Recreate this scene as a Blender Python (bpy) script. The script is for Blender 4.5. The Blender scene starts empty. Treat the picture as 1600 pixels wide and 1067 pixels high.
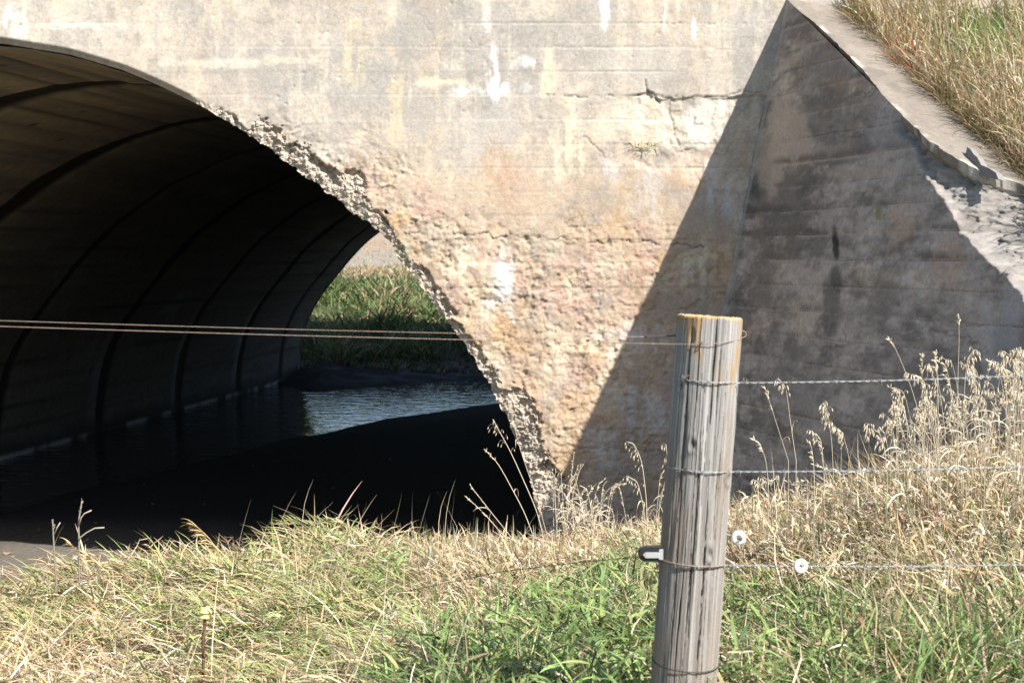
import bpy, math, random
import numpy as np
from mathutils import Vector

rng = np.random.default_rng(7)
random.seed(7)
R = math.radians
scene = bpy.context.scene
COL = scene.collection

# ------------------------------------------------------------------ view maths (authoring aid)
F = 2222.2            # 50 mm lens on a 1600 px wide picture
E = 3.3               # eye height above the stream
PT = math.atan(133.5 / F)
CP, SP = math.cos(PT), math.sin(PT)
D = 12.3              # distance of the headwall


def ray(px, py):
    a = (px - 800) / F
    b = (533.5 - py) / F
    return np.array([a, CP + b * SP, -SP + b * CP])


def at(px, py, Y):
    r = ray(px, py)
    t = Y / r[1]
    return np.array([r[0] * t, Y, E + r[2] * t])


def atz(px, py, z):
    r = ray(px, py)
    t = (z - E) / r[2]
    return np.array([r[0] * t, r[1] * t, z])


def proj(x, y, z):
    fw = y * CP - (z - E) * SP
    up = y * SP + (z - E) * CP
    fw = np.where(np.abs(fw) < 1e-3, 1e-3, fw)
    return 800 + F * x / fw, 533.5 - F * up / fw


# ------------------------------------------------------------------ noise in numpy
def _h(ix, iy, seed):
    n = (ix.astype(np.int64) * 374761393 + iy.astype(np.int64) * 668265263 + seed * 1274126177) & 0xFFFFFFFF
    n = ((n ^ (n >> 13)) * 1274126177) & 0xFFFFFFFF
    n = n ^ (n >> 16)
    return (n & 0xFFFFFF) / float(0xFFFFFF)


def vn(x, y, seed=0):
    x = np.asarray(x, float); y = np.asarray(y, float)
    ix = np.floor(x); iy = np.floor(y)
    fx = x - ix; fy = y - iy
    ux = fx * fx * fx * (fx * (fx * 6 - 15) + 10); uy = fy * fy * fy * (fy * (fy * 6 - 15) + 10)
    a = _h(ix, iy, seed); b = _h(ix + 1, iy, seed); c = _h(ix, iy + 1, seed); d = _h(ix + 1, iy + 1, seed)
    return ((a * (1 - ux) + b * ux) * (1 - uy) + (c * (1 - ux) + d * ux) * uy) * 2 - 1


def fbm(x, y, octv=4, seed=0, gain=.5):
    s = 0; a = 1; f = 1; n = 0
    for o in range(octv):
        # turn every octave a little so the lattice does not show
        ca, sa = math.cos(.6 * o + .3), math.sin(.6 * o + .3)
        s = s + a * vn((x * ca - y * sa) * f + 17.3 * o, (x * sa + y * ca) * f - 9.1 * o, seed + o)
        n += a; a *= gain; f *= 2.07
    return s / n


def worley(x, y, seed=0):
    ix = np.floor(x); iy = np.floor(y)
    f1 = np.full(x.shape, 9.0); f2 = np.full(x.shape, 9.0); cid = np.zeros(x.shape)
    for dx in (-1, 0, 1):
        for dy in (-1, 0, 1):
            cx = ix + dx; cy = iy + dy
            px = cx + _h(cx, cy, seed); py = cy + _h(cx, cy, seed + 57)
            d = np.hypot(px - x, py - y)
            new = d < f1
            f2 = np.where(new, f1, np.minimum(f2, d))
            cid = np.where(new, _h(cx, cy, seed + 91), cid)
            f1 = np.where(new, d, f1)
    return f1, f2, cid


def facet(x, y, seed=0):
    """broken faces: every cell a little plane of its own tilt and height, about -1..1"""
    ix = np.floor(x); iy = np.floor(y)
    f1 = np.full(x.shape, 9.0); ht = np.zeros(x.shape); cid = np.zeros(x.shape)
    for dx in (-1, 0, 1):
        for dy in (-1, 0, 1):
            cx = ix + dx; cy = iy + dy
            ox = x - cx - _h(cx, cy, seed); oy = y - cy - _h(cx, cy, seed + 57)
            d = ox * ox + oy * oy
            new = d < f1
            f1 = np.where(new, d, f1)
            ht = np.where(new, (_h(cx, cy, seed + 91) - .5) * 1.1 + ox * (_h(cx, cy, seed + 93) - .5) * 2.2 + oy * (_h(cx, cy, seed + 95) - .5) * 2.2, ht)
            cid = np.where(new, _h(cx, cy, seed + 97), cid)
    return ht, cid


def sm(a, b, x):
    t = np.clip((x - a) / (b - a + 1e-12), 0, 1)
    return t * t * (3 - 2 * t)


def lin(r, g, b):
    f = lambda c: ((c / 255 + .055) / 1.055) ** 2.4 if c > 10 else c / 255 / 12.92
    return np.array([f(r), f(g), f(b)])


def mixc(c, new, m):
    return c * (1 - m[..., None]) + np.asarray(new) * m[..., None]


# ------------------------------------------------------------------ object helpers
def tag(o, label=None, cat=None, group=None, kind=None):
    if label: o['label'] = label
    if cat: o['category'] = cat
    if group: o['group'] = group
    if kind: o['kind'] = kind
    return o


def thing(name, label, cat, loc=(0, 0, 0), group=None):
    o = bpy.data.objects.new(name, None)
    COL.objects.link(o)
    o.location = loc
    o.empty_display_size = .1
    return tag(o, label, cat, group)


def mesh_np(name, V, Q, mat, parent=None, col=None, smooth=True):
    """V (n,3) world coordinates, Q (m,4) or (m,3) indices, or a list of such arrays."""
    me = bpy.data.meshes.new(name)
    V = np.ascontiguousarray(V, dtype=np.float32)
    Qs = Q if isinstance(Q, list) else [Q]
    Qs = [np.asarray(q, dtype=np.int32) for q in Qs if len(q)]
    if parent is not None:
        V = V - np.array(parent_origin(parent), dtype=np.float32)
    me.vertices.add(len(V)); me.vertices.foreach_set('co', V.ravel())
    idx = np.concatenate([q.ravel() for q in Qs])
    tot = np.concatenate([np.full(len(q), q.shape[1], dtype=np.int32) for q in Qs])
    start = np.concatenate([[0], np.cumsum(tot)[:-1]]).astype(np.int32)
    me.loops.add(len(idx)); me.loops.foreach_set('vertex_index', idx.astype(np.int32))
    me.polygons.add(len(tot)); me.polygons.foreach_set('loop_start', start)
    try:
        me.polygons.foreach_set('loop_total', tot)
    except Exception:
        pass
    me.polygons.foreach_set('use_smooth', np.full(len(tot), smooth, dtype=bool) if np.isscalar(smooth) else smooth)
    if col is not None:
        a = me.color_attributes.new('Col', 'FLOAT_COLOR', 'POINT')
        c = np.ones((len(V), 4), dtype=np.float32); c[:, :3] = np.clip(col, 0, 1)
        a.data.foreach_set('color', c.ravel())
    me.update(calc_edges=True)
    me.validate()
    me.materials.append(mat)
    o = bpy.data.objects.new(name, me)
    COL.objects.link(o)
    if parent is not None:
        o.parent = parent
    return o


def parent_origin(p):
    x = Vector((0, 0, 0))
    while p is not None:
        x = x + p.location
        p = p.parent
    return x


class MB:
    """collects tubes, lathes and boxes for ONE mesh"""
    def __init__(s):
        s.V = []; s.Q4 = []; s.Q3 = []; s.C = []; s.n = 0

    def add(s, V, Q4=None, Q3=None, c=(1, 1, 1)):
        V = np.asarray(V, float)
        s.V.append(V)
        if Q4 is not None and len(Q4): s.Q4.append(np.asarray(Q4) + s.n)
        if Q3 is not None and len(Q3): s.Q3.append(np.asarray(Q3) + s.n)
        c = np.asarray(c, float)
        s.C.append(np.tile(c, (len(V), 1)) if c.ndim == 1 else c)
        s.n += len(V)

    def tube(s, path, rad, sides=6, c=(1, 1, 1), caps=True):
        P = np.asarray(path, float)
        n = len(P)
        rad = np.full(n, rad) if np.isscalar(rad) else np.asarray(rad, float)
        T = np.gradient(P, axis=0)
        T /= np.linalg.norm(T, axis=1)[:, None] + 1e-9
        up = np.array([0, 0, 1.0]) if abs(T[0][2]) < .8 else np.array([1.0, 0, 0])
        A = np.cross(T, up); A /= np.linalg.norm(A, axis=1)[:, None] + 1e-9
        B = np.cross(T, A)
        th = np.arange(sides) * 2 * math.pi / sides
        V = P[:, None, :] + rad[:, None, None] * (A[:, None, :] * np.cos(th)[None, :, None] + B[:, None, :] * np.sin(th)[None, :, None])
        V = V.reshape(-1, 3)
        i = np.arange(n - 1)[:, None] * sides; j = np.arange(sides)[None, :]; k = (j + 1) % sides
        Q = np.stack([i + j, i + k, i + sides + k, i + sides + j], -1).reshape(-1, 4)
        Q3 = []
        if caps:
            V = np.vstack([V, P[0], P[-1]])
            a, b = n * sides, n * sides + 1
            for q in range(sides):
                Q3.append((a, (q + 1) % sides, q))
                Q3.append((b, (n - 1) * sides + q, (n - 1) * sides + (q + 1) % sides))
        cc = c
        if np.asarray(c).ndim == 2:
            cc = np.repeat(np.asarray(c), sides, axis=0)
            if caps: cc = np.vstack([cc, c[0], c[-1]])
        s.add(V, Q, Q3, cc)

    def lathe(s, prof, origin, axis, sides=24, c=(1, 1, 1), closed=False):
        """prof: (radius, height along axis)"""
        ax = np.asarray(axis, float); ax /= np.linalg.norm(ax)
        up = np.array([0, 0, 1.0]) if abs(ax[2]) < .8 else np.array([1.0, 0, 0])
        A = np.cross(ax, up); A /= np.linalg.norm(A); B = np.cross(ax, A)
        th = np.arange(sides) * 2 * math.pi / sides
        V = []
        for r, h in prof:
            V.append(np.asarray(origin)[None, :] + ax[None, :] * h + r * (A[None, :] * np.cos(th)[:, None] + B[None, :] * np.sin(th)[:, None]))
        V = np.vstack(V)
        n = len(prof); m = n if closed else n - 1
        i = np.arange(m)[:, None] * sides; i2 = ((np.arange(m) + 1) % n)[:, None] * sides
        j = np.arange(sides)[None, :]; k = (j + 1) % sides
        Q = np.stack([i + j, i + k, i2 + k, i2 + j], -1).reshape(-1, 4)
        s.add(V, Q, None, c)

    def build(s, name, mat, parent=None, smooth=True):
        Q = []
        if s.Q4: Q.append(np.vstack(s.Q4))
        if s.Q3: Q.append(np.vstack(s.Q3))
        return mesh_np(name, np.vstack(s.V), Q, mat, parent, np.vstack(s.C), smooth)


def grid_faces(nr, nc):
    i = np.arange(nr - 1)[:, None] * nc; j = np.arange(nc - 1)[None, :]
    return np.stack([i + j, i + j + 1, i + nc + j + 1, i + nc + j], -1).reshape(-1, 4)


# ------------------------------------------------------------------ materials
def new_mat(name):
    m = bpy.data.materials.new(name); m.use_nodes = True
    nt = m.node_tree; nt.nodes.clear()
    out = nt.nodes.new('ShaderNodeOutputMaterial')
    return m, nt, out


def vc_mat(name, rough=.9, grain=60, var=.12, bump=.3, bdist=.004, bscale=120, spec=.3, fine=400, metal=0, coat=None):
    """vertex colours of the thing itself, broken up by two noises, with a bump"""
    m, nt, out = new_mat(name)
    N = nt.nodes.new; L = nt.links.new
    at_ = N('ShaderNodeAttribute'); at_.attribute_name = 'Col'
    tc = N('ShaderNodeTexCoord')
    n1 = N('ShaderNodeTexNoise'); n1.inputs['Scale'].default_value = grain; n1.inputs['Detail'].default_value = 6
    L(tc.outputs['Object'], n1.inputs['Vector'])
    mr = N('ShaderNodeMapRange'); mr.inputs[1].default_value = .25; mr.inputs[2].default_value = .75
    mr.inputs[3].default_value = 1 - var; mr.inputs[4].default_value = 1 + var
    L(n1.outputs['Fac'], mr.inputs[0])
    vm = N('ShaderNodeVectorMath'); vm.operation = 'SCALE'
    L(at_.outputs['Color'], vm.inputs[0]); L(mr.outputs[0], vm.inputs['Scale'])
    b = N('ShaderNodeBsdfPrincipled')
    b.inputs['Roughness'].default_value = rough; b.inputs['Metallic'].default_value = metal
    b.inputs['Specular IOR Level'].default_value = spec
    L(vm.outputs[0], b.inputs['Base Color'])
    n2 = N('ShaderNodeTexNoise'); n2.inputs['Scale'].default_value = bscale; n2.inputs['Detail'].default_value = 8
    n2.inputs['Roughness'].default_value = .65
    L(tc.outputs['Object'], n2.inputs['Vector'])
    bp = N('ShaderNodeBump'); bp.inputs['Strength'].default_value = bump; bp.inputs['Distance'].default_value = bdist
    L(n2.outputs['Fac'], bp.inputs['Height']); L(bp.outputs[0], b.inputs['Normal'])
    L(b.outputs[0], out.inputs['Surface'])
    return m


def leaf_mat(name, trans=.35, rough=.55):
    m, nt, out = new_mat(name)
    N = nt.nodes.new; L = nt.links.new
    at_ = N('ShaderNodeAttribute'); at_.attribute_name = 'Col'
    b = N('ShaderNodeBsdfPrincipled'); b.inputs['Roughness'].default_value = rough
    b.inputs['Specular IOR Level'].default_value = .25
    t = N('ShaderNodeBsdfTranslucent')
    L(at_.outputs['Color'], b.inputs['Base Color']); L(at_.outputs['Color'], t.inputs['Color'])
    mx = N('ShaderNodeMixShader'); mx.inputs[0].default_value = trans
    L(b.outputs[0], mx.inputs[1]); L(t.outputs[0], mx.inputs[2]); L(mx.outputs[0], out.inputs['Surface'])
    return m


def flat_mat(name, c, rough=.5, metal=0, var=.1, scale=80, bump=0.1):
    m, nt, out = new_mat(name)
    N = nt.nodes.new; L = nt.links.new
    tc = N('ShaderNodeTexCoord')
    n1 = N('ShaderNodeTexNoise'); n1.inputs['Scale'].default_value = scale; n1.inputs['Detail'].default_value = 5
    L(tc.outputs['Object'], n1.inputs['Vector'])
    rp = N('ShaderNodeValToRGB')
    c = np.asarray(c)
    rp.color_ramp.elements[0].position = .3; rp.color_ramp.elements[1].position = .7
    rp.color_ramp.elements[0].color = (*(c * (1 - var)), 1); rp.color_ramp.elements[1].color = (*np.clip(c * (1 + var), 0, 1), 1)
    L(n1.outputs['Fac'], rp.inputs[0])
    b = N('ShaderNodeBsdfPrincipled'); b.inputs['Roughness'].default_value = rough; b.inputs['Metallic'].default_value = metal
    L(rp.outputs[0], b.inputs['Base Color'])
    bp = N('ShaderNodeBump'); bp.inputs['Strength'].default_value = bump; bp.inputs['Distance'].default_value = .002
    L(n1.outputs['Fac'], bp.inputs['Height']); L(bp.outputs[0], b.inputs['Normal'])
    L(b.outputs[0], out.inputs['Surface'])
    return m


M_conc = vc_mat('weathered_concrete', rough=.93, grain=45, var=.15, bump=.42, bdist=.008, bscale=48, spec=.2)
M_barrel = vc_mat('vault_concrete', rough=.9, grain=9, var=.2, bump=.3, bdist=.01, bscale=30, spec=.2)
M_ground = vc_mat('earth', rough=.95, grain=14, var=.25, bump=.6, bdist=.02, bscale=25, spec=.15)
M_wood = vc_mat('weathered_wood', rough=.88, grain=150, var=.1, bump=.25, bdist=.002, bscale=300, spec=.2)
M_grass = leaf_mat('grass_blade', .26)
M_stalk = leaf_mat('dry_stalk', .15, .7)
M_galv = flat_mat('galvanised_wire', (.36, .365, .37), .5, .35, .25, 200)
M_rust = flat_mat('rusty_wire', (.33, .245, .19), .7, .35, .35, 150)
M_darkwire = flat_mat('dark_wire', (.05, .045, .04), .6, .4, .3, 150)
M_white = flat_mat('white_porcelain', (.82, .81, .77), .28, 0, .03, 60, .02)
M_yellow = flat_mat('yellow_plastic', (.68, .60, .20), .45, 0, .08, 60)
M_black = flat_mat('black_plastic', (.02, .02, .022), .4, 0, .2, 60)
M_pale = flat_mat('pale_grey_plastic', (.36, .36, .34), .5, 0, .06, 60)
M_rod = flat_mat('rusty_steel', (.14, .07, .045), .8, .3, .4, 90, .3)
M_leaf = flat_mat('fallen_leaf', (.34, .21, .10), .7, 0, .4, 30)

# ------------------------------------------------------------------ sun, sky, camera
ALPHA, ELEV = R(47), R(41.5)
sd = Vector((-math.sin(ALPHA) * math.cos(ELEV), math.cos(ALPHA) * math.cos(ELEV), -math.sin(ELEV)))
ld = bpy.data.lights.new('sun', 'SUN'); ld.energy = 4.3; ld.angle = R(.53); ld.color = (1, .972, .93)
lo = bpy.data.objects.new('sun', ld); COL.objects.link(lo)
lo.rotation_euler = sd.to_track_quat('-Z', 'Y').to_euler(); lo.location = (12, -12, 20)
w = bpy.data.worlds.new('World'); scene.world = w; w.use_nodes = True
nt = w.node_tree
bg = nt.nodes['Background']
sk = nt.nodes.new('ShaderNodeTexSky'); sk.sky_type = 'NISHITA'; sk.sun_disc = False; sk.dust_density = .8
sk.sun_elevation = ELEV; sk.sun_rotation = math.pi - ALPHA
nt.links.new(sk.outputs[0], bg.inputs[0]); bg.inputs[1].default_value = .088

cd = bpy.data.cameras.new('camera'); cam = bpy.data.objects.new('camera', cd); COL.objects.link(cam)
cam.location = (0, 0, E); cam.rotation_euler = (math.pi / 2 - PT, 0, 0)
cd.lens = 50; cd.sensor_width = 36; cd.clip_start = .05; cd.clip_end = 3000
cd.dof.use_dof = True; cd.dof.focus_distance = 7.5; cd.dof.aperture_fstop = 6.3
scene.camera = cam
vs = scene.view_settings
vs.view_transform = 'Standard'; vs.look = 'None'; vs.exposure = 1.19; vs.gamma = 1

# ------------------------------------------------------------------ arch outline
ARCH = [(-60, 64), (0, 67), (105, 84), (190, 109), (253, 136), (308, 163), (363, 193), (405, 222), (447, 252), (485, 281),
        (528, 312), (553, 334), (591, 360), (612, 382), (625, 410), (642, 431), (658, 451), (688, 488), (717, 523),
        (741, 561), (764, 602), (784, 638), (799, 670), (815, 702), (824, 737), (833, 775), (840, 805), (847, 850),
        (851, 900), (854, 960), (856, 1040)]
AW = np.array([at(x, y, D) for x, y in ARCH])[:, [0, 2]]
APX = np.array([a[0] for a in ARCH], float); APY = np.array([a[1] for a in ARCH], float)
CX = AW[0, 0]
seg = np.concatenate([[0], np.cumsum(np.hypot(*np.diff(AW, axis=0).T))])


def resample(n):
    s = np.linspace(0, seg[-1], n)
    return np.interp(s, seg, AW[:, 0]), np.interp(s, seg, AW[:, 1]), np.interp(s, seg, APX), np.interp(s, seg, APY)


def smooth1(a, k):
    p = np.pad(a, k, mode='reflect', reflect_type='odd')
    return np.convolve(p, np.ones(2 * k + 1) / (2 * k + 1), mode='valid')


NA = 700
ax_, az_, apx_, apy_ = resample(NA)
ex = smooth1(ax_, 5); ez = smooth1(az_, 5)               # edge of the headwall
tx = np.gradient(ex); tz = np.gradient(ez)
tl = np.hypot(tx, tz); nx_ = -tz / tl; nz_ = tx / tl       # points out of the opening (towards the wall)
bx_ = smooth1(ax_, 45); bz_ = smooth1(az_, 45)            # smooth soffit of the barrel

# broken rim: width and depth along the arch, by position along the photo's outline
SP_X = [-60, 280, 315, 360, 420, 480, 540, 590, 612, 640, 700, 745, 765, 800, 830, 850, 856]
SP_W = [0, 0, .03, .07, .15, .19, .23, .14, .05, .13, .10, .08, .14, .23, .26, .20, .16]
SP_D = [0, 0, .03, .07, .12, .15, .17, .14, .10, .13, .12, .10, .14, .20, .22, .20, .18]


def spall(pxq, s):
    wq = np.interp(pxq, SP_X, SP_W); dq = np.interp(pxq, SP_X, SP_D)
    return wq, dq


# ------------------------------------------------------------------ headwall
culvert = thing('arch_culvert', 'pale weathered concrete headwall with the crumbling edged arch tunnel running through it', 'culvert', (-3.5, D, 0))
hx = .0105
xs = np.concatenate([np.arange(-14, -5.0, .15), np.arange(-5.0, 2.75, hx), np.arange(2.75, 8, .15)])
zs = np.concatenate([np.arange(-.3, .35, .05), np.arange(.35, 5.62, hx), np.arange(5.62, 6.6, .08)])
X, Z = np.meshgrid(xs, zs)
nr, nc = X.shape
dist = np.full(X.shape, 9.0); qi = np.zeros(X.shape, int)
Xm = CX + np.abs(X - CX)                                    # mirror the left half of the opening
near = (Xm < 2.4)
pts = np.stack([Xm[near], Z[near]], -1)
dd = np.empty(len(pts)); ii = np.empty(len(pts), int)
for k in range(0, len(pts), 20000):
    p = pts[k:k + 20000]
    d2 = (p[:, 0:1] - ex[None, :]) ** 2 + (p[:, 1:2] - ez[None, :]) ** 2
    i = d2.argmin(1)
    ii[k:k + 20000] = i
    dn = (p[:, 0] - ex[i]) * nx_[i] + (p[:, 1] - ez[i]) * nz_[i]
    dd[k:k + 20000] = np.where(np.sqrt(d2.min(1)) > .05, np.sign(dn) * np.sqrt(d2.min(1)), dn)
dist[near] = dd; qi[near] = ii
qpx = apx_[qi]
fine = (X > -5.0)
# ragged bites out of the edge
wq, dq = spall(qpx, None)
rag = (fbm(X * 9, Z * 9, 4, 11) * .026 + facet(X * 16, Z * 16, 13)[0] * .012) * sm(0, .12, wq)
dist_e = dist + rag
keepv = dist_e > -hx * .7
snap = keepv & (dist_e < hx * .75) & fine
Xs = X - np.where(snap, dist_e, 0) * nx_[qi] * np.where(X < CX, -1, 1)
Zs = Z - np.where(snap, dist_e, 0) * nz_[qi]

PX, PY = proj(Xs, np.full(X.shape, D), Zs)
# ---- relief (metres into the wall, +Y)
n_big = fbm(Xs * 2.2, Zs * 2.2, 4, 21)
n_mid = fbm(Xs * 7, Zs * 7, 5, 22)
n_fin = fbm(Xs * 24, Zs * 24, 4, 23)
ybound = np.interp(PX, [0, 230, 310, 420, 520, 620, 760, 900, 1000, 1150, 1300], [420, 260, 165, 185, 212, 240, 300, 345, 360, 330, 330])
rough = sm(-35, 75, PY - ybound + n_big * 55 + n_mid * 30)
rough = rough * (1 - .75 * sm(0, 1, np.interp(dist, [0, 9], [0, 0])))
f1, f2, cid = worley(Xs * 26 + n_mid * .8, Zs * 26 + n_fin * .5, 31)
g1, g2, gid = worley(Xs * 11 + n_mid * .8, Zs * 13 + n_fin * .5, 37)
# form boards: 205 mm courses, faint
board = .205
zb0 = at(1000, 150, D)[2]
bph = (Zs - zb0) / board
bi = np.floor(bph); bf = bph - bi
bstep = (_h(bi, bi * 0 + 3, 5) - .5) * .006
seam_amt = np.clip(.35 + .9 * vn(Xs * 1.1, bi * 7.3, 41), 0, 1)
seam = np.exp(-(np.minimum(bf, 1 - bf) * board / .006) ** 2) * seam_amt
rel = bstep + n_mid * .0022 + n_big * .003
rel = rel + .006 * seam * (1 - .4 * rough)
# pits and pop-outs
p1, p2, pid = worley(Xs * 6, Zs * 6, 43)
rel = rel + .009 * sm(.07, .03, p1) * (pid > .86)
# exfoliated zone: scaly, lumpy
flake = sm(-.05, .25, fbm(Xs * 5, Zs * 6.5, 5, 47, .6))
def terrace(v, sharp=.78):
    k = np.floor(v); f = v - k
    return k + sm(sharp, 1.0, f)


te1 = terrace(fbm(Xs * 5.5, Zs * 7, 6, 47, .62) * 5.0)
te2 = terrace(fbm(Xs * 13, Zs * 16, 5, 48, .62) * 3.2)
n_vf = fbm(Xs * 42, Zs * 42, 2, 49)
fa1, fc1 = facet(Xs * 8 + n_mid * .9, Zs * 11 + n_fin * .5 + n_mid * .6, 301)
fa2, fc2 = facet(Xs * 21 + n_mid * 1.2 + n_fin * .4, Zs * 27 + n_fin * .7, 305)
n_vf = fbm(Xs * 42, Zs * 42, 2, 49)
rough2 = rough * (.45 + .75 * sm(-.3, .35, fbm(Xs * 2.6, Zs * 2.6, 4, 52)))
rel = rel + rough2 * (.008 + .0034 * te1 + .0026 * te2 + .0052 * fa1 + .0042 * fa2 + n_fin * .0026 + n_vf * .0026 + n_mid * .005)
n_pk = sm(.30, .55, fbm(Xs * 17, Zs * 19, 4, 50))
rel = rel + rough * .011 * n_pk + (1 - rough) * .0014 * n_vf
# crack under the sound concrete, surface lower below it at right (a lost skin)
cr_y = np.interp(PX, [640, 760, 870, 960, 1000, 1012, 1030, 1045, 1080, 1140, 1180, 1240], [150, 148, 150, 152, 146, 141, 155, 152, 151, 152, 146, 152]) + 3 * fbm(PX / 22, PX * 0, 3, 51) + np.where(PX < 1040, 0, 0)
skin = sm(930, 990, PX + n_big * 40) * sm(0, 2.5, PY - cr_y) * sm(300, 262, PY + n_big * 45 + n_mid * 25 - (PX - 1040) * .05)
rel = rel + .020 * skin + skin * (n_mid * .010 + (gid - .5) * .012)


def crack(pts_, wid, wob=3.0, seed=61):
    """distance in pixels of the drawing from a polyline -> 0..1 mask"""
    pts_ = np.array(pts_, float)
    best = np.full(PX.shape, 99.0)
    ox = PX + wob * fbm(PX / 14, PY / 14, 3, seed); oy = PY + wob * fbm(PX / 14, PY / 14, 3, seed + 5)
    for (x0, y0), (x1, y1) in zip(pts_[:-1], pts_[1:]):
        vx, vy = x1 - x0, y1 - y0
        t = np.clip(((ox - x0) * vx + (oy - y0) * vy) / (vx * vx + vy * vy), 0, 1)
        best = np.minimum(best, np.hypot(ox - x0 - t * vx, oy - y0 - t * vy))
    return sm(wid, wid * .35, best)


cracks = [crack([(850, 151), (870, 150), (960, 152), (1005, 147)], 1.5, 5, 61) * sm(-.25, .25, n_mid + n_fin * .5),
          crack([(1008, 128), (1010, 140), (1022, 147), (1030, 162)], 2.2, 3, 63) * .9,
          crack([(1022, 147), (1044, 152), (1090, 151), (1140, 149), (1160, 141), (1185, 146)], 1.2, 4, 65) * .8,
          crack([(1044, 160), (1050, 190), (1056, 215), (1064, 228)], 1.5, 4, 67) * .7,
          crack([(632, 366), (720, 366), (800, 371), (900, 375), (1020, 380), (1100, 384)], 1.5, 8, 69) * sm(-.7, .0, n_mid + n_fin * .6),
          crack([(595, 75), (700, 75), (900, 74), (1190, 76)], 1.0, 3, 71) * .22,
          crack([(980, 37), (1190, 38)], 1.0, 2, 73) * sm(-.1, .3, n_fin) * .5,
          crack([(655, 20), (672, 50), (680, 80), (692, 100)], 1.3, 6, 75) * .3,
          crack([(910, 215), (930, 230), (945, 245)], 1.4, 5, 77) * .6,
          crack([(610, 480), (700, 470), (760, 486)], 1.0, 6, 79) * .4,
          crack([(850, 690), (930, 702), (1060, 706)], 1.6, 6, 81) * .6]
crk = np.max(cracks, axis=0)
rel = rel + .016 * crk
# broken rim of the arch: a ledge and a rubble slope behind it
ledge_n = fbm(Xs * 4.5, Zs * 4.5, 5, 83, .62) * .17 + fa2 * .02 + fa1 * .03
wl = wq + ledge_n * sm(0, .15, wq)
inside = sm(.018, -.018, dist - wl) * (wq > .004)
prog = np.clip(1 - dist / np.maximum(wl, .02), 0, 1)
h1, h2, hid = worley(Xs * 15 + n_fin, Zs * 15 + n_mid, 87)
crev = sm(.05, .45, fbm(Xs * 7 + 3, Zs * 7, 4, 89, .6)) * sm(.75, .25, prog)
k1, k2, kid = worley(Xs * 33 + n_mid, Zs * 33 + n_fin, 88)
sa1, sc1 = facet(Xs * 9 + n_mid * .8, Zs * 10 + n_fin * .6, 311)
sa2, sc2 = facet(Xs * 22 + n_mid + n_fin * .4, Zs * 24 + n_fin * .6, 315)
rel_sp = inside * (dq * (.17 + .20 * prog ** 2 + .36 * crev)) + inside * (.015 * sa1 + .011 * sa2 + n_fin * .007 + n_vf * .005)
rel = rel + rel_sp
rel = rel + .05 * sm(.055, 0, dist) * sm(320, 280, qpx)       # chamfered rim where the edge is sound
Yd = D + rel

# ---- colour of the concrete itself
c = np.zeros(X.shape + (3,)) + np.array([.47, .425, .365])
c = mixc(c, [.405, .38, .345], sm(-.1, .5, fbm(Xs * 1.3, Zs * 1.6, 4, 101)))
c = mixc(c, [.53, .455, .36], sm(.0, .5, fbm(Xs * 2.1, Zs * 1.0, 5, 103)) * .8)
c = mixc(c, [.56, .515, .45], sm(430, 150, PX + n_big * 80) * sm(250, 60, PY + n_mid * 30) * .55)
lowm = sm(180, 420, PY + n_big * 70 + n_mid * 40)
c = mixc(c, [.455, .345, .245], lowm * .85)
tanm = sm(.0, .5, fbm(Xs * 2.6 + 5, Zs * 2.2, 4, 107)) * sm(160, 330, PY)
c = mixc(c, [.47, .325, .19], tanm * .85)
pink = sm(.05, .5, fbm(Xs * 3.2 - 8, Zs * 2.8, 4, 109)) * sm(150, 300, PY)
c = mixc(c, [.48, .34, .275], pink * .75)
# vertical weathering streaks
stv = fbm(Xs * 9, Zs * .7, 4, 113)
c = mixc(c, [.63, .575, .48], sm(.15, .5, stv) * sm(330, 120, PY) * .5)
c = mixc(c, [.40, .385, .365], sm(.15, .5, -stv) * sm(300, 100, PY) * .4)
c = c * (1 + .14 * (fc1 - .5) * rough + .20 * (fc2 - .5) * rough)[..., None]
pat = fbm(Xs * 4.2, Zs * 3.6, 6, 115, .62)
c = mixc(c, [.34, .32, .295], sm(.08, .42, pat) * .5)
c = mixc(c, [.60, .54, .43], sm(.10, .42, -pat) * .5)
c = c * (.95 + .14 * n_mid + .12 * n_fin + .08 * n_vf)[..., None]
c = mixc(c, [.22, .18, .145], n_pk * rough * .35)


def blot(cx, cy, rx, ry, edge=.5, seed=0, ang=0):
    ca, sa = math.cos(R(ang)), math.sin(R(ang))
    u = ((PX - cx) * ca + (PY - cy) * sa) / rx; v = (-(PX - cx) * sa + (PY - cy) * ca) / ry
    r = np.sqrt(u * u + v * v) + edge * fbm(PX / 26 + seed, PY / 34, 4, 200 + seed)
    return sm(1.1, .35, r)


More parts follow.
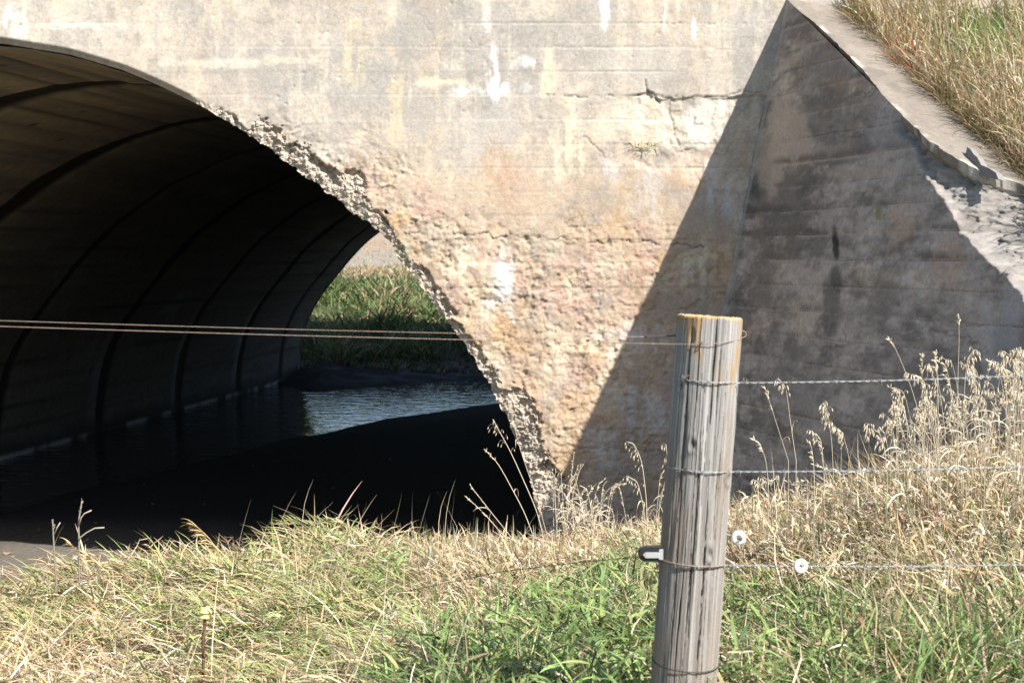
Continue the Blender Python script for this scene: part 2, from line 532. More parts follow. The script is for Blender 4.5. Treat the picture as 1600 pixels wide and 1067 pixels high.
cream = [.70, .62, .46]; white = [.82, .81, .79]; bluish = [.58, .60, .62]; grey = [.365, .345, .32]
yell = [.64, .55, .36]
for a in [(640, 45, 45, 55, grey, .85, 1), (655, 175, 40, 50, grey, .7, 2), (415, 120, 34, 55, grey, .85, 3), (765, 205, 70, 45, [.44, .42, .40], .5, 4),
          (880, 235, 42, 58, cream, .85, 5), (860, 95, 17, 70, cream, .8, 6), (617, 170, 14, 95, yell, .5, 7), (560, 70, 26, 60, yell, .4, 8),
          (720, 405, 34, 60, cream, .75, 9), (786, 430, 24, 62, [.70, .71, .72], .8, 10), (889, 445, 7, 34, cream, .8, 11),
          (945, 30, 9, 48, white, .6, 12), (1085, 52, 6, 22, white, .85, 13), (1040, 20, 8, 60, white, .4, 14), (1060, 10, 6, 40, white, .4, 15),
          (772, 120, 11, 62, white, .95, 16), (755, 140, 62, 14, white, .7, 17), (690, 128, 60, 9, [.72, .64, .48], .7, 18), (820, 98, 30, 12, white, .5, 19),
          (762, 25, 12, 60, white, .35, 20), (885, 535, 45, 22, cream, .75, 21), (960, 540, 60, 18, cream, .6, 22), (868, 570, 22, 60, cream, .5, 23),
          (1010, 200, 75, 45, [.66, .60, .48], .75, 24), (1100, 190, 40, 40, [.66, .63, .56], .7, 25), (1075, 180, 14, 26, white, .8, 26),
          (960, 270, 34, 40, bluish, .35, 27), (1010, 290, 22, 50, bluish, .35, 28), (1120, 300, 40, 60, bluish, .5, 29), (1095, 420, 34, 55, cream, .65, 30),
          (1150, 330, 22, 60, bluish, .5, 31), (1010, 530, 60, 20, bluish, .45, 32), (1000, 640, 60, 45, bluish, .5, 33), (960, 690, 60, 40, bluish, .5, 34),
          (1060, 600, 40, 60, [.33, .30, .28], .45, 35), (1100, 350, 50, 40, [.36, .30, .25], .5, 36), (1060, 480, 45, 40, [.36, .29, .23], .55, 37),
          (450, 95, 60, 10, [.68, .61, .48], .5, 38), (320, 100, 90, 8, [.66, .62, .52], .5, 39), (120, 40, 90, 10, [.68, .65, .58], .5, 40),
          (20, 30, 35, 26, white, .6, 41), (900, 640, 50, 40, [.50, .36, .23], .5, 42), (830, 620, 40, 50, [.52, .37, .25], .5, 43),
          (700, 300, 55, 40, [.50, .38, .28], .4, 44), (800, 300, 80, 40, [.50, .38, .27], .45, 45), (930, 370, 60, 40, [.52, .39, .27], .4, 46),
          (700, 260, 16, 50, cream, .5, 47), (668, 265, 10, 40, cream, .5, 48), (500, 240, 50, 20, [.58, .54, .46], .4, 49),
          (1140, 40, 60, 25, [.46, .44, .40], .4, 50), (980, 100, 80, 40, [.46, .435, .395], .5, 51), (1110, 110, 50, 30, [.50, .46, .39], .5, 52)]:
    m = blot(a[0], a[1], a[2], a[3], .9, a[6]) * a[5]
    if a[4] in (cream, white, yell, bluish):
        m = m * sm(-.5, .4, fbm(PX / 9 + a[6], PY / 60, 4, 260 + a[6]) + .5 * n_mid + .4 * n_fin)
    c = mixc(c, a[4], m)
# fresh broken rubble: pale grey-beige with stones
c = mixc(c, np.array([.47, .42, .35]), inside * .8)
c = c * (1 + inside * (.22 * (sc1 - .5) + .26 * (sc2 - .5)))[..., None]
c = mixc(c, [.42, .40, .30], blot(630, 395, 22, 40, .4, 61) * .8)
c = c * np.array([.93, .89, .85])
c = mixc(c, [.17, .155, .14], crk * .62)
c = mixc(c, [.34, .31, .27], seam * .22)
# splash zone at the foot
c = mixc(c, [.36, .31, .255], sm(640, 900, PY + n_big * 50) * .45)

V = np.stack([Xs, Yd, Zs], -1).reshape(-1, 3)
Q = grid_faces(nr, nc)
kv = keepv.ravel()
kc = kv[Q].all(1)
kc2 = kc.reshape(nr - 1, nc - 1)
Qk = Q[kc]
# returns: the cut edge runs back into the wall
ret = []
AXD = ray(1152, 400); AXD = np.array([AXD[0] / AXD[1], 1.0, 0.0])
idx = np.arange(nr * nc).reshape(nr, nc)


def border(cell, nb, a, b):
    sel = cell & ~nb
    ret.append(np.stack([a[sel], b[sel]], -1))


cc = kc2; inn = (dist < .12)[:-1, :-1] & True
pad = np.pad(cc, 1, constant_values=True)
border(cc & inn, pad[1:-1, :-2], idx[:-1, :-1], idx[1:, :-1])
border(cc & inn, pad[1:-1, 2:], idx[1:, 1:], idx[:-1, 1:])
border(cc & inn, pad[:-2, 1:-1], idx[:-1, 1:], idx[:-1, :-1])
border(cc & inn, pad[2:, 1:-1], idx[1:, :-1], idx[1:, 1:])
eb = np.vstack(ret)
ue = np.unique(eb.ravel())
mp = np.full(nr * nc, -1); mp[ue] = np.arange(len(ue))
jit = rng.normal(0, .004, (len(ue), 3))
rows = [V]
cols = [c.reshape(-1, 3)]
base = nr * nc
prev = None
Qr = []
outw = np.stack([nx_[qi].ravel()[ue] * np.where(X.ravel()[ue] < CX, -1, 1), np.zeros(len(ue)), nz_[qi].ravel()[ue]], -1)
for k, (dy, o_) in enumerate([(.05, .0), (.16, .004), (.45, .03)]):
    rows.append(V[ue] + AXD[None, :] * dy + outw * o_ + jit)
    cols.append(c.reshape(-1, 3)[ue] * .9)
    if k == 0:
        Qr.append(np.stack([eb[:, 0], eb[:, 1], base + mp[eb[:, 1]], base + mp[eb[:, 0]]], -1))
    else:
        b0 = base + (k - 1) * len(ue); b1 = base + k * len(ue)
        Qr.append(np.stack([b0 + mp[eb[:, 0]], b0 + mp[eb[:, 1]], b1 + mp[eb[:, 1]], b1 + mp[eb[:, 0]]], -1))
Vall = np.vstack(rows); Call = np.vstack(cols); Qall = np.vstack([Qk] + Qr)
used = np.unique(Qall.ravel()); rm = np.full(len(Vall), -1); rm[used] = np.arange(len(used))
flat_v = np.concatenate([(inside > .5).ravel(), np.ones(len(Vall) - nr * nc, bool)])
mesh_np('headwall', Vall[used], rm[Qall], M_conc, culvert, Call[used], ~flat_v[Qall].any(1))
# top of the headwall and its back
mb = MB()
for (x0, x1) in ((-14, 8),):
    mb.add([(x0, D + .02, 6.52), (x1, D + .02, 6.52), (x1, D + .55, 6.52), (x0, D + .55, 6.52), (x0, D + .55, 5.6), (x1, D + .55, 5.6)],
           [(0, 1, 2, 3), (3, 2, 5, 4)], None, (.45, .42, .38))
mb.build('wall_top', M_conc, culvert, False)

# ------------------------------------------------------------------ barrel vault
sel = np.linspace(0, NA - 1, 110).astype(int)
rx = bx_[sel]; rz = bz_[sel]
off = .03 * sm(300, 420, apx_[sel])
rx = rx + off * nx_[sel]; rz = rz + off * nz_[sel]
front = spall(apx_[sel], None)[1] * 1.15 + .03 + .05 * sm(320, 280, apx_[sel])
wide = 1 + .04 * sm(3.6, 1.2, rz)
pxu = np.concatenate([(CX - (rx - CX) * wide)[::-1], rx[1:]]); pzu = np.concatenate([rz[::-1], rz[1:]])
fr = np.concatenate([front[::-1] * 0 + .08, front[1:]])
YF = 38.5
vv = np.linspace(0, 1, 560)
U = np.arange(len(pxu))
Yb = (D + fr)[None, :] + vv[:, None] * (YF - D - fr)[None, :]
Xb = pxu[None, :] + AXD[0] * (Yb - D)
Zb = np.repeat(pzu[None, :], len(vv), 0)
su = np.concatenate([[0], np.cumsum(np.hypot(np.diff(pxu), np.diff(pzu)))])
S = np.repeat(su[None, :], len(vv), 0)
joints = [15.4, 19.1, 22.8, 26.5, 30.2, 33.9, 37.0]
jn = np.zeros(Yb.shape); jd = np.zeros(Yb.shape)
for k, j in enumerate(joints):
    wob = .05 * fbm(S * .9 + 31 * k, S * 0, 3, 300 + k)
    wd = (.34 if k == 0 else .24 if k == 1 else .19) * (1 + .5 * fbm(S * .7 + 9 * k, S * 0 + k, 2, 320 + k))
    dj = np.abs(Yb - j - wob)
    jd = np.maximum(jd, sm(wd, wd * .55, dj))
    jn = np.maximum(jn, sm(wd * 2.6, 0, np.where(Yb > j, Yb - j, (j - Yb) * 1.6)) * .6)
cen = np.stack([CX + AXD[0] * (Yb - D), np.full(Yb.shape, 1.5)], -1)
dx, dz = Xb - cen[..., 0], Zb - cen[..., 1]
dl = np.hypot(dx, dz) + 1e-6
brd = fbm(S * 4.6, Yb * .25, 3, 331)
bq = S / .19; bqf = bq - np.floor(bq)
bline = np.exp(-(np.minimum(bqf, 1 - bqf) * .19 / .012) ** 2) * np.clip(.4 + vn(np.floor(bq) * 3.1, Yb * .35, 333), 0, 1)
push = .035 * jd + .012 * (brd) + .006 * bline + .004 * fbm(S * 3, Yb * 3, 4, 335)
# alternate sections sit a few millimetres apart
secn = np.digitize(Yb, joints)
push = push + .012 * (secn % 2)
Xb2 = Xb + dx / dl * push; Zb2 = Zb + dz / dl * push
cb = np.zeros(Yb.shape + (3,)) + np.array([.42, .335, .215])
cb = mixc(cb, [.24, .20, .15], sm(-.2, .4, brd))
cb = mixc(cb, [.14, .125, .11], sm(14.5, 22, Yb + 1.5 * fbm(S * .6, Yb * .4, 3, 337)))  # inner shade put into the colour: concrete darkens with depth from the mouth
cb = mixc(cb, [.22, .215, .21], sm(.1, .55, fbm(S * .8, Yb * .6, 4, 339)) * sm(17, 22, Yb) * .5)
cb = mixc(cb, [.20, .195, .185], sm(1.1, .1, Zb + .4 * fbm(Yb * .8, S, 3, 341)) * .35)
cb = mixc(cb, [.40, .34, .23], jn * .45 * sm(24, 17, Yb) * sm(.0, .4, fbm(S * 1.3, Yb * 2, 3, 343) + .2))
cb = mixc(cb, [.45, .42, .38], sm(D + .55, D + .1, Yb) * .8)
cb = cb * (1 - .5 * bline)[..., None] * (1 + .22 * fbm(S * 9, Yb * .5, 4, 345))[..., None]
lk = sm(.25, .0, np.abs(Yb - 30.2 + .25 + .1 * fbm(S * 2, S * 0, 3, 351))) + .8 * sm(.3, .0, np.abs(Yb - 33.9 + .3)) + .5 * sm(.3, 0, np.abs(Yb - 26.5 + .35))
cb = mixc(cb, [.34, .34, .34], np.clip(lk, 0, 1) * sm(2.6, 1.2, Zb + .7 * fbm(Yb * 3, S * .8, 3, 353)) * .6)
cb = mixc(cb, [.022, .02, .018], jd * .93)
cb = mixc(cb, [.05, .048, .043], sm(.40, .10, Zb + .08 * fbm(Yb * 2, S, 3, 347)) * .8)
cb = mixc(cb, [.55, .55, .54], sm(.075, .03, Zb + .03 * fbm(Yb * 3, S * 0, 4, 348)) * sm(-.25, .2, fbm(Yb * 1.6, S * 0 + 4, 4, 346)) * .9)
# rust bleeds by the tie holes
t1, t2, tid = worley(S * 1.4, Yb * .9, 349)
cb = mixc(cb, [.05, .04, .03], sm(.05, .025, t1) * (tid > .4))
Vb = np.stack([Xb2, Yb, Zb2], -1).reshape(-1, 3)
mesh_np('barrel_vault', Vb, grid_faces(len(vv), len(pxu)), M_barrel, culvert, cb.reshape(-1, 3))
# far headwall (never lit side; it shades the far bank)
mb = MB()
n = len(pxu); xo = pxu + AXD[0] * (YF - D)
topz = 7.7
Vf = np.concatenate([np.stack([xo, np.full(n, YF), pzu], -1), np.stack([xo, np.full(n, YF), np.full(n, topz)], -1),
                     np.stack([xo, np.full(n, YF + .4), pzu], -1), np.stack([xo, np.full(n, YF + .4), np.full(n, topz)], -1)])
i = np.arange(n - 1)
Qf = np.concatenate([np.stack([i, i + 1, n + i + 1, n + i], -1), np.stack([2 * n + i, 3 * n + i, 3 * n + i + 1, 2 * n + i + 1], -1),
                     np.stack([n + i, n + i + 1, 3 * n + i + 1, 3 * n + i], -1)])
mb.add(Vf, Qf, None, (.42, .39, .35))
for x0, x1 in ((-20, xo[0]), (xo[-1], 22)):
    mb.add([(x0, YF, -.3), (x1, YF, -.3), (x1, YF, topz), (x0, YF, topz), (x0, YF + .4, -.3), (x1, YF + .4, -.3), (x1, YF + .4, topz), (x0, YF + .4, topz)],
           [(0, 1, 2, 3), (5, 4, 7, 6), (3, 2, 6, 7), (0, 3, 7, 4), (1, 5, 6, 2)], None, (.42, .39, .35))
mb.build('far_headwall', M_conc, culvert, False)

# ------------------------------------------------------------------ wing wall
C1 = at(1228, 4, D); C2 = at(1130, 480, D)
wsl = (C1[0] - C2[0]) / (C1[2] - C2[2])
hd = ray(100, 400); hd = np.array([hd[0], hd[1], 0]); hd /= np.linalg.norm(hd)
A_ = -hd                                                   # towards the viewer
Bv = np.array([wsl, 0, 1.0])
nw = np.cross(A_, Bv); nw /= np.linalg.norm(nw)
if nw[0] > 0: nw = -nw
RT = np.array([hd[1], -hd[0], 0])                          # level, to the right, across the wall


def Wp(t, z):
    return np.stack([C1[0] + wsl * (z - C1[2]) + A_[0] * t, C1[1] + A_[1] * t, z + 0 * t], -1)


def wp(px, py):
    r = ray(px, py); o = np.array([0, 0, E])
    k = np.dot(C1 - o, nw) / np.dot(r, nw)
    p = o + r * k
    t = np.dot((p - Wp(np.array(0.), np.array(p[2]))), A_)
    return t, p[2]


ta, za = wp(1229, 2); tb_, zb_ = wp(1600, 372)
TS = (zb_ - za) / (tb_ - ta)


def ztop(t):
    return za + TS * (t - ta)


# coping plane: point + right
cn = np.cross(A_ + np.array([wsl * TS, 0, TS]), RT)


def cp(px, py):
    r = ray(px, py); o = np.array([0, 0, E])
    p0 = Wp(np.array(ta), np.array(za))
    k = np.dot(p0 - o, cn) / np.dot(r, cn)
    p = o + r * k
    t = (p[2] - za) / TS + ta
    wv = np.dot(p - Wp(np.array(t), np.array(ztop(t))), RT)
    return t, wv


wing = thing('wing_wall', 'shaded stained concrete wing wall with sloping top, sharp corner joint and one big broken edge', 'retaining wall',
             tuple(Wp(np.array(2.), np.array(1.2))))
L2 = np.array([wp(*p) for p in [(1405, 198), (1425, 232), (1440, 262), (1465, 305), (1500, 352), (1530, 392), (1560, 420), (1600, 462), (1690, 575), (1800, 700)]])
L1 = np.array([cp(*p) for p in [(1229, 2), (1290, 52), (1345, 106), (1380, 150), (1405, 182), (1440, 216), (1475, 238), (1500, 254), (1530, 267), (1560, 278), (1600, 292), (1700, 345)]])
L1[:, 1] = np.maximum(L1[:, 1], 0.0)
tmax = 6.6
tt = np.concatenate([np.arange(-.35, 4.9, .0115), np.arange(4.9, tmax, .05)])
nv = 360
zbt = .7
T_, V_ = np.meshgrid(tt, np.linspace(0, 1, nv))
ZT = ztop(T_) + .010
Zw = zbt + V_ * (ZT - zbt)
base_p = Wp(T_, Zw)
n_b = fbm(T_ * 1.7, Zw * 1.7, 4, 401); n_m = fbm(T_ * 6, Zw * 6, 5, 403); n_f = fbm(T_ * 22, Zw * 22, 4, 405)
bph = (Zw - at(1142, 405, D)[2]) / .196 + .03 * n_m
bi = np.floor(bph); bf = bph - bi
seam = np.exp(-(np.minimum(bf, 1 - bf) * .196 / .008) ** 2) * np.clip(.5 + .9 * vn(T_ * .9, bi * 5.7, 407), 0, 1)
f1, f2, cid = worley(T_ * 20 + n_m, Zw * 20 + n_f, 409)
wr = sm(.25, -.35, fbm(T_ * 1.1, Zw * 1.3, 3, 411)) * sm(4.6, 3.2, Zw)
rel = n_m * .004 + n_b * .004 + (_h(bi, bi * 0 + 2, 9) - .5) * .007 + .008 * seam + wr * ((f1 - .4) * .010 + n_f * .006)
# corner joint bead
rel = rel - .0 * T_
zl2 = np.interp(T_, L2[:, 0], L2[:, 1], left=9)
e_t = np.interp(T_, L1[:, 0], L1[:, 1])
lump = fbm(T_ * 4.5, Zw * 4.5, 4, 413) * .06
ov = Zw - (zl2 + lump * .8 + n_f * .02)
ins = sm(-.008, .012, ov)
h1, h2, hid = worley(T_ * 9 + n_m, Zw * 9 + n_f, 415)
wf1, wc1 = facet(T_ * 5 + n_m * .6, Zw * 8 + n_f * .5, 441)
wf2, wc2 = facet(T_ * 13 + n_m, Zw * 19 + n_f * .5, 445)
sl = np.clip(e_t + .03, .02, 1) / np.maximum(ZT - zl2, .06)
rec = np.clip(ov, 0, 2) * np.minimum(sl, 2.2)
rel = rel + ins * (.02 + rec + (.026 * wf1 + .016 * wf2) * np.clip(ov * 10, 0, 1) + n_f * .012 + n_m * .04 + lump * .5 + .10 * np.abs(fbm(T_ * 3.5, Zw * 8, 6, 416, .62)))
# small edge chips before the big break
chip = sm(.05, .0, ZT - Zw - .05 * np.clip(fbm(T_ * 6, T_ * 0, 3, 417) + .1, 0, 1)) * sm(.25, .6, T_) * (1 - ins)
rel = rel + chip * .008
# crack down the corner at the top
rel = np.where(ins > .01, rel, rel * sm(-.005, .06, ZT - Zw))
Pw = base_p - nw * rel[..., None]
PX, PY = proj(base_p[..., 0], base_p[..., 1], base_p[..., 2])
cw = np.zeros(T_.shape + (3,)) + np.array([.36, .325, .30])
cw = mixc(cw, [.29, .265, .245], sm(-.1, .45, fbm(T_ * 1.2, Zw * .8, 4, 421)))
cw = mixc(cw, [.43, .36, .29], sm(.05, .5, fbm(T_ * 1.6 + 3, Zw * 2.4, 4, 423)) * .6)
cw = cw * (1 + .26 * n_m + .24 * n_f)[..., None]
pat = fbm(T_ * 2.0, Zw * 4.4, 6, 424, .65)
pat2 = fbm(T_ * 6.5, Zw * 15, 5, 428, .65)
cw = cw * (1 + .5 * pat2)[..., None]
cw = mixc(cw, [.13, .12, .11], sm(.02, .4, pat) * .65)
cw = mixc(cw, [.43, .385, .35], sm(.08, .42, -pat) * .45)
ridge = 1 - np.abs(fbm(T_ * 3, Zw * 7, 4, 426)) * 11
cw = mixc(cw, [.07, .063, .058], np.clip(ridge, 0, 1) * sm(-.1, .3, n_b + .3 * n_m) * .55)
stv = fbm(T_ * 4, Zw * .6, 4, 425)
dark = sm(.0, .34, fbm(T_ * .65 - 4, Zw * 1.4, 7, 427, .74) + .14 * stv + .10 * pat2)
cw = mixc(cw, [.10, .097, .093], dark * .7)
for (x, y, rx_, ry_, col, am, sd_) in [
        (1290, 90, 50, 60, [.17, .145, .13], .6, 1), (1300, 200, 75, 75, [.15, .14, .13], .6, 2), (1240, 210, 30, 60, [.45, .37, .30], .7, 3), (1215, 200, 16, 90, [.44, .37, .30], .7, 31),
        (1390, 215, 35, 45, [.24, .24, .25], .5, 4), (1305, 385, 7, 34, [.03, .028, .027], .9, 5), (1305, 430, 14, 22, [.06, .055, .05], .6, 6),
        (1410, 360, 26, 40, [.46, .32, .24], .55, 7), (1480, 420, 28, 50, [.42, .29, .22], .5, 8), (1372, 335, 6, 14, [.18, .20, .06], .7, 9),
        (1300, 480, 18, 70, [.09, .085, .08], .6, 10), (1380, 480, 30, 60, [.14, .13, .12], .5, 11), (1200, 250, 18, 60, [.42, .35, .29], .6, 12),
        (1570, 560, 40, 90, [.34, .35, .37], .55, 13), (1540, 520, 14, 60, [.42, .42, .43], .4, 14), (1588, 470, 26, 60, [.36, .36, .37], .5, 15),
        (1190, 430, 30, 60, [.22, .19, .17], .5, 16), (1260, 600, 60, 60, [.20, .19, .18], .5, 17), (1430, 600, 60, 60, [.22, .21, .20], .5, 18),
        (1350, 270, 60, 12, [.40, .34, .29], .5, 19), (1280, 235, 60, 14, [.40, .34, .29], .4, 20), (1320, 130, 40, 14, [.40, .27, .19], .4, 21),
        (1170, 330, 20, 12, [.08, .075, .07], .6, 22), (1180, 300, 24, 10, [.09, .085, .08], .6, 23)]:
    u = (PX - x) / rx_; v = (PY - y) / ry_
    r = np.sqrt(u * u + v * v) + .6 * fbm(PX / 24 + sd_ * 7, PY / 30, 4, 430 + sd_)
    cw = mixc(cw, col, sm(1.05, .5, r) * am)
sb = np.exp(-((bf - .93) / .045) ** 2) * np.clip(.55 + .9 * vn(T_ * .9, bi * 5.7 + 5.7, 407), 0, 1)
sdk = sm(.0, .1, bf) * sm(.42, .1, bf) * np.clip(.3 + 1.1 * vn(T_ * 1.3, bi * 3.1, 408), 0, 1) * sm(-.35, .3, n_m + .4 * n_f)
cw = mixc(cw, [.10, .092, .085], sdk * .7)
cw = mixc(cw, [.42, .36, .315], np.clip(sb, 0, 1) * .6 * sm(-.4, .2, n_m + .5 * n_f))
cw = mixc(cw, [.045, .04, .037], sm(.5, .95, seam) * .6 * sm(-.3, .1, n_m + .5 * n_f))
cw = mixc(cw, [.42, .40, .37], sm(.05, .015, np.abs(T_ - .03)) * .5)
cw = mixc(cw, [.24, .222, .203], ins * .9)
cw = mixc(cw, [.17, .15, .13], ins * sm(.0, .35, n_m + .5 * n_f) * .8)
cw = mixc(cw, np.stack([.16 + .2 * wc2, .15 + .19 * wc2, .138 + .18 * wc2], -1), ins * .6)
cw = mixc(cw, [.22, .21, .20], ins * sm(.85, 1, h1 / np.maximum(h2, 1e-3)) * .4)
cw = cw * np.array([1.04, 1.0, .95])
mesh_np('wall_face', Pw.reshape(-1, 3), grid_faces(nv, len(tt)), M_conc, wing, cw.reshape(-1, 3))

# coping slab along the sloping top
CWD = .50
tc_ = np.concatenate([np.arange(-.2, 4.9, .014), np.arange(4.9, tmax, .06)])
nwid = 46
e_c = np.interp(tc_, L1[:, 0], L1[:, 1]) + (.012 * fbm(tc_ * 9, tc_ * 0, 4, 451) + .008 * fbm(tc_ * 30, tc_ * 0, 3, 453)) * sm(.2, .5, tc_) + .035 * fbm(tc_ * 7, tc_ * 0 + 4, 5, 454, .65) * sm(1.7, 2.1, tc_)
e_c = np.maximum(e_c - .006, .002)
thick = np.interp(tc_, [-.2, 1.4, 2.0, 3, 6], [.06, .07, .10, .12, .13])
fr_ = np.linspace(0, 1, nwid)
Wd = e_c[:, None] + fr_[None, :] * (CWD + .10 - e_c)[:, None]
Tt = np.repeat(tc_[:, None], nwid, 1)
Zt = np.repeat(ztop(tc_)[:, None], nwid, 1)
topn = .010 * fbm(Tt * 3, Wd * 3, 4, 455) + .004 * fbm(Tt * 16, Wd * 16, 4, 457) - .004 * sm(.02, .0, Wd - e_c[:, None])
bp_ = Wp(Tt, Zt) + Wd[..., None] * RT + np.array([0, 0, 1]) * (topn + .012)[..., None]
edge_lo = bp_[:, 0] - np.array([0, 0, 1]) * (thick * .55)[:, None] + RT * (.01 + .01 * fbm(tc_ * 14, tc_ * 0 + 3, 3, 459))[:, None]
edge_b = bp_[:, 0] - np.array([0, 0, 1]) * thick[:, None] + RT * .05
edge_c = edge_b + RT * .35
G = np.concatenate([edge_c[:, None], edge_b[:, None], edge_lo[:, None], bp_], 1)
cc_ = np.zeros(G.shape) + np.array([.20, .170, .138])
Wd4 = np.concatenate([Wd[:, :1]] * 3 + [Wd], 1); Tt4 = np.concatenate([Tt[:, :1]] * 3 + [Tt], 1)
cc_ = mixc(cc_, [.235, .20, .16], sm(0, .5, fbm(Tt4 * 2, Wd4 * 3, 4, 461)))
cc_ = mixc(cc_, [.15, .127, .105], sm(.1, .5, fbm(Tt4 * 3 + 7, Wd4 * 4, 4, 463)) * .6)
cc_ = mixc(cc_, [.44, .41, .35], sm(.06, .0, Wd4 - e_c[:, None]) * sm(.0, .3, fbm(Tt4 * 5, Wd4 * 5, 3, 465) + .1) * .8)
cc_ = mixc(cc_, [.15, .125, .10], sm(.30, .46, Wd4 + .1 * fbm(Tt4 * 4, Wd4 * 4, 3, 467)) * .7)
cc_ = cc_ * (1 + .12 * fbm(Tt4 * 24, Wd4 * 24, 4, 469))[..., None]
mesh_np('coping', G.reshape(-1, 3), grid_faces(len(tc_), G.shape[1]), M_conc, wing, cc_.reshape(-1, 3), False)


# loose flake standing on the broken edge
t_, w_ = cp(1520, 262)
pf = Wp(np.array(t_), np.array(ztop(t_))) + RT * (w_ + .02)
ol_ = [(1503, 256), (1508, 244), (1511, 230), (1516, 233), (1521, 241), (1527, 246), (1533, 258), (1545, 263), (1556, 270), (1560, 280), (1540, 276), (1520, 270), (1507, 264)]
fl = []
for a_, b_ in ol_:
    q_ = ray(a_, b_); k_ = np.dot(pf - np.array([0, 0, E]), nw) / np.dot(q_, nw)
    fl.append(np.array([0, 0, E]) + q_ * k_)
fl = np.array(fl)
bk_ = fl + RT * .05 + np.array([0, 0, -.012])
kf = len(fl)
mid_ = fl.mean(0); midb = bk_.mean(0)
flake_t = thing('concrete_flake', 'grey broken concrete flake standing upright on the edge of the sloping coping', 'concrete fragment', tuple(pf))
mesh_np('broken_flake', np.vstack([fl, bk_, [mid_], [midb]]), [np.array([(i_, kf + i_, kf + (i_ + 1) % kf, (i_ + 1) % kf) for i_ in range(kf)]),
        np.array([(2 * kf, i_, (i_ + 1) % kf) for i_ in range(kf)] + [(2 * kf + 1, kf + (i_ + 1) % kf, kf + i_) for i_ in range(kf)])], M_conc, flake_t, np.tile(np.array([.22, .205, .19]), (2 * kf + 2, 1)), False)

# ------------------------------------------------------------------ ground
CT = np.array([(0.48, 4.0, 2.0), (0, 0, 1.75), (-2, 3.5, 1.72), (2, 3.5, 2.0), (-3.4, 8.6, 1.16), (-2.6, 9.2, 1.27), (-2.1, 9.7, 1.2), (-1.1, 10.6, 1.0), (.1, 11.9, .62),
               (1.0, 12.2, .68), (1.75, 11.5, 1.12), (2.5, 9.45, 1.5), (2.9, 8.3, 1.9), (3.3, 7, 2.12), (1.6, 6, 1.92), (0, 7, 1.55), (-1.5, 6.0, 1.5),
               (-7, 6, 1.2), (-7, 0, 1.6), (7, 2, 2.3), (6, 6, 2.4), (0, -6, 1.8)])


def rk(d): return d
Kd = np.hypot(CT[:, None, 0] - CT[None, :, 0], CT[:, None, 1] - CT[None, :, 1])
nC = len(CT)
Mx = np.zeros((nC + 3, nC + 3)); Mx[:nC, :nC] = Kd + np.eye(nC) * .02
Mx[:nC, nC] = 1; Mx[:nC, nC + 1:] = CT[:, :2]; Mx[nC, :nC] = 1; Mx[nC + 1:, :nC] = CT[:, :2].T
sol = np.linalg.solve(Mx, np.concatenate([CT[:, 2], [0, 0, 0]]))


def bank(x, y):
    x = np.asarray(x, float); y = np.asarray(y, float)
    s = sol[nC] + sol[nC + 1] * x + sol[nC + 2] * y
    for k in range(nC):
        s = s + sol[k] * np.hypot(np.hypot(x - CT[k, 0], y - CT[k, 1]), .25)
    return s


SH = np.array([atz(*p, 0.0)[:2] for p in [(-400, 935), (-150, 850), (0, 800), (250, 737), (443, 688), (600, 655), (780, 631), (900, 618)]])


SHX = [-30, -6.5, -5.7, -4.9, -3.8, -2.5, -1.4, -.3, 2, 20]
SHY = [38, 37.4, 36.0, 34.4, 35.6, 37.0, 38.2, 39.0, 41, 45]


def ground_z(x, y):
    x = np.asarray(x, float); y = np.asarray(y, float)
    b = bank(x, y) + .05 * fbm(x * 1.3, y * 1.3, 3, 501) + .055 * fbm(x * 3.4, y * 3.4, 3, 502) + .16 * np.exp(-(((x + 1.2) / .45) ** 2 + ((y - 10.0) / .5) ** 2))
    yc = np.interp(x, [-8, -6, -3.4, -2.1, -1.0, .05, .45], [7.9, 8.2, 8.8, 9.7, 10.5, 11.9, 30])
    drop = np.interp(x, [-8, -6, -3.4, -2.1, -1.0, .05, .45], [1, 1, 1, .98, .95, .75, .8])
    near_ = np.where(y < yc, b, np.minimum(b, bank(x, yc)) - .85 * (y - yc))
    ysh = np.interp(x, SH[:, 0], SH[:, 1])
    mud = np.clip((ysh - y) * .05, -.45, .16) + .02 * fbm(x * .7, y * .7, 3, 503)
    z = np.maximum(mud, np.where(y < 13.2, near_, -9))
    # far shore, far bank, field
    shore = np.interp(x, SHX, SHY)
    kq = sm(37.5, 42, y)
    q = y - (shore * (1 - kq) + (37.2 + .12 * x) * kq)
    far = np.interp(q, [-6, -1, 0, 1.5, 3.6, 6.6, 11, 26, 60, 240, 2000], [-.6, -.15, 0.02, .12, .32, 1.15, 2.1, 2.78, 3.5, 8.0, 30]) + .10 * fbm(x * .5, y * .5, 4, 505) * sm(3, 8, q)
    z = np.where(q > -6, np.maximum(z * (q < 2) + (q >= 2) * -9, far), z)
    # land round about, away from the channel
    side = np.where((y < D + .5), b, z)
    return z


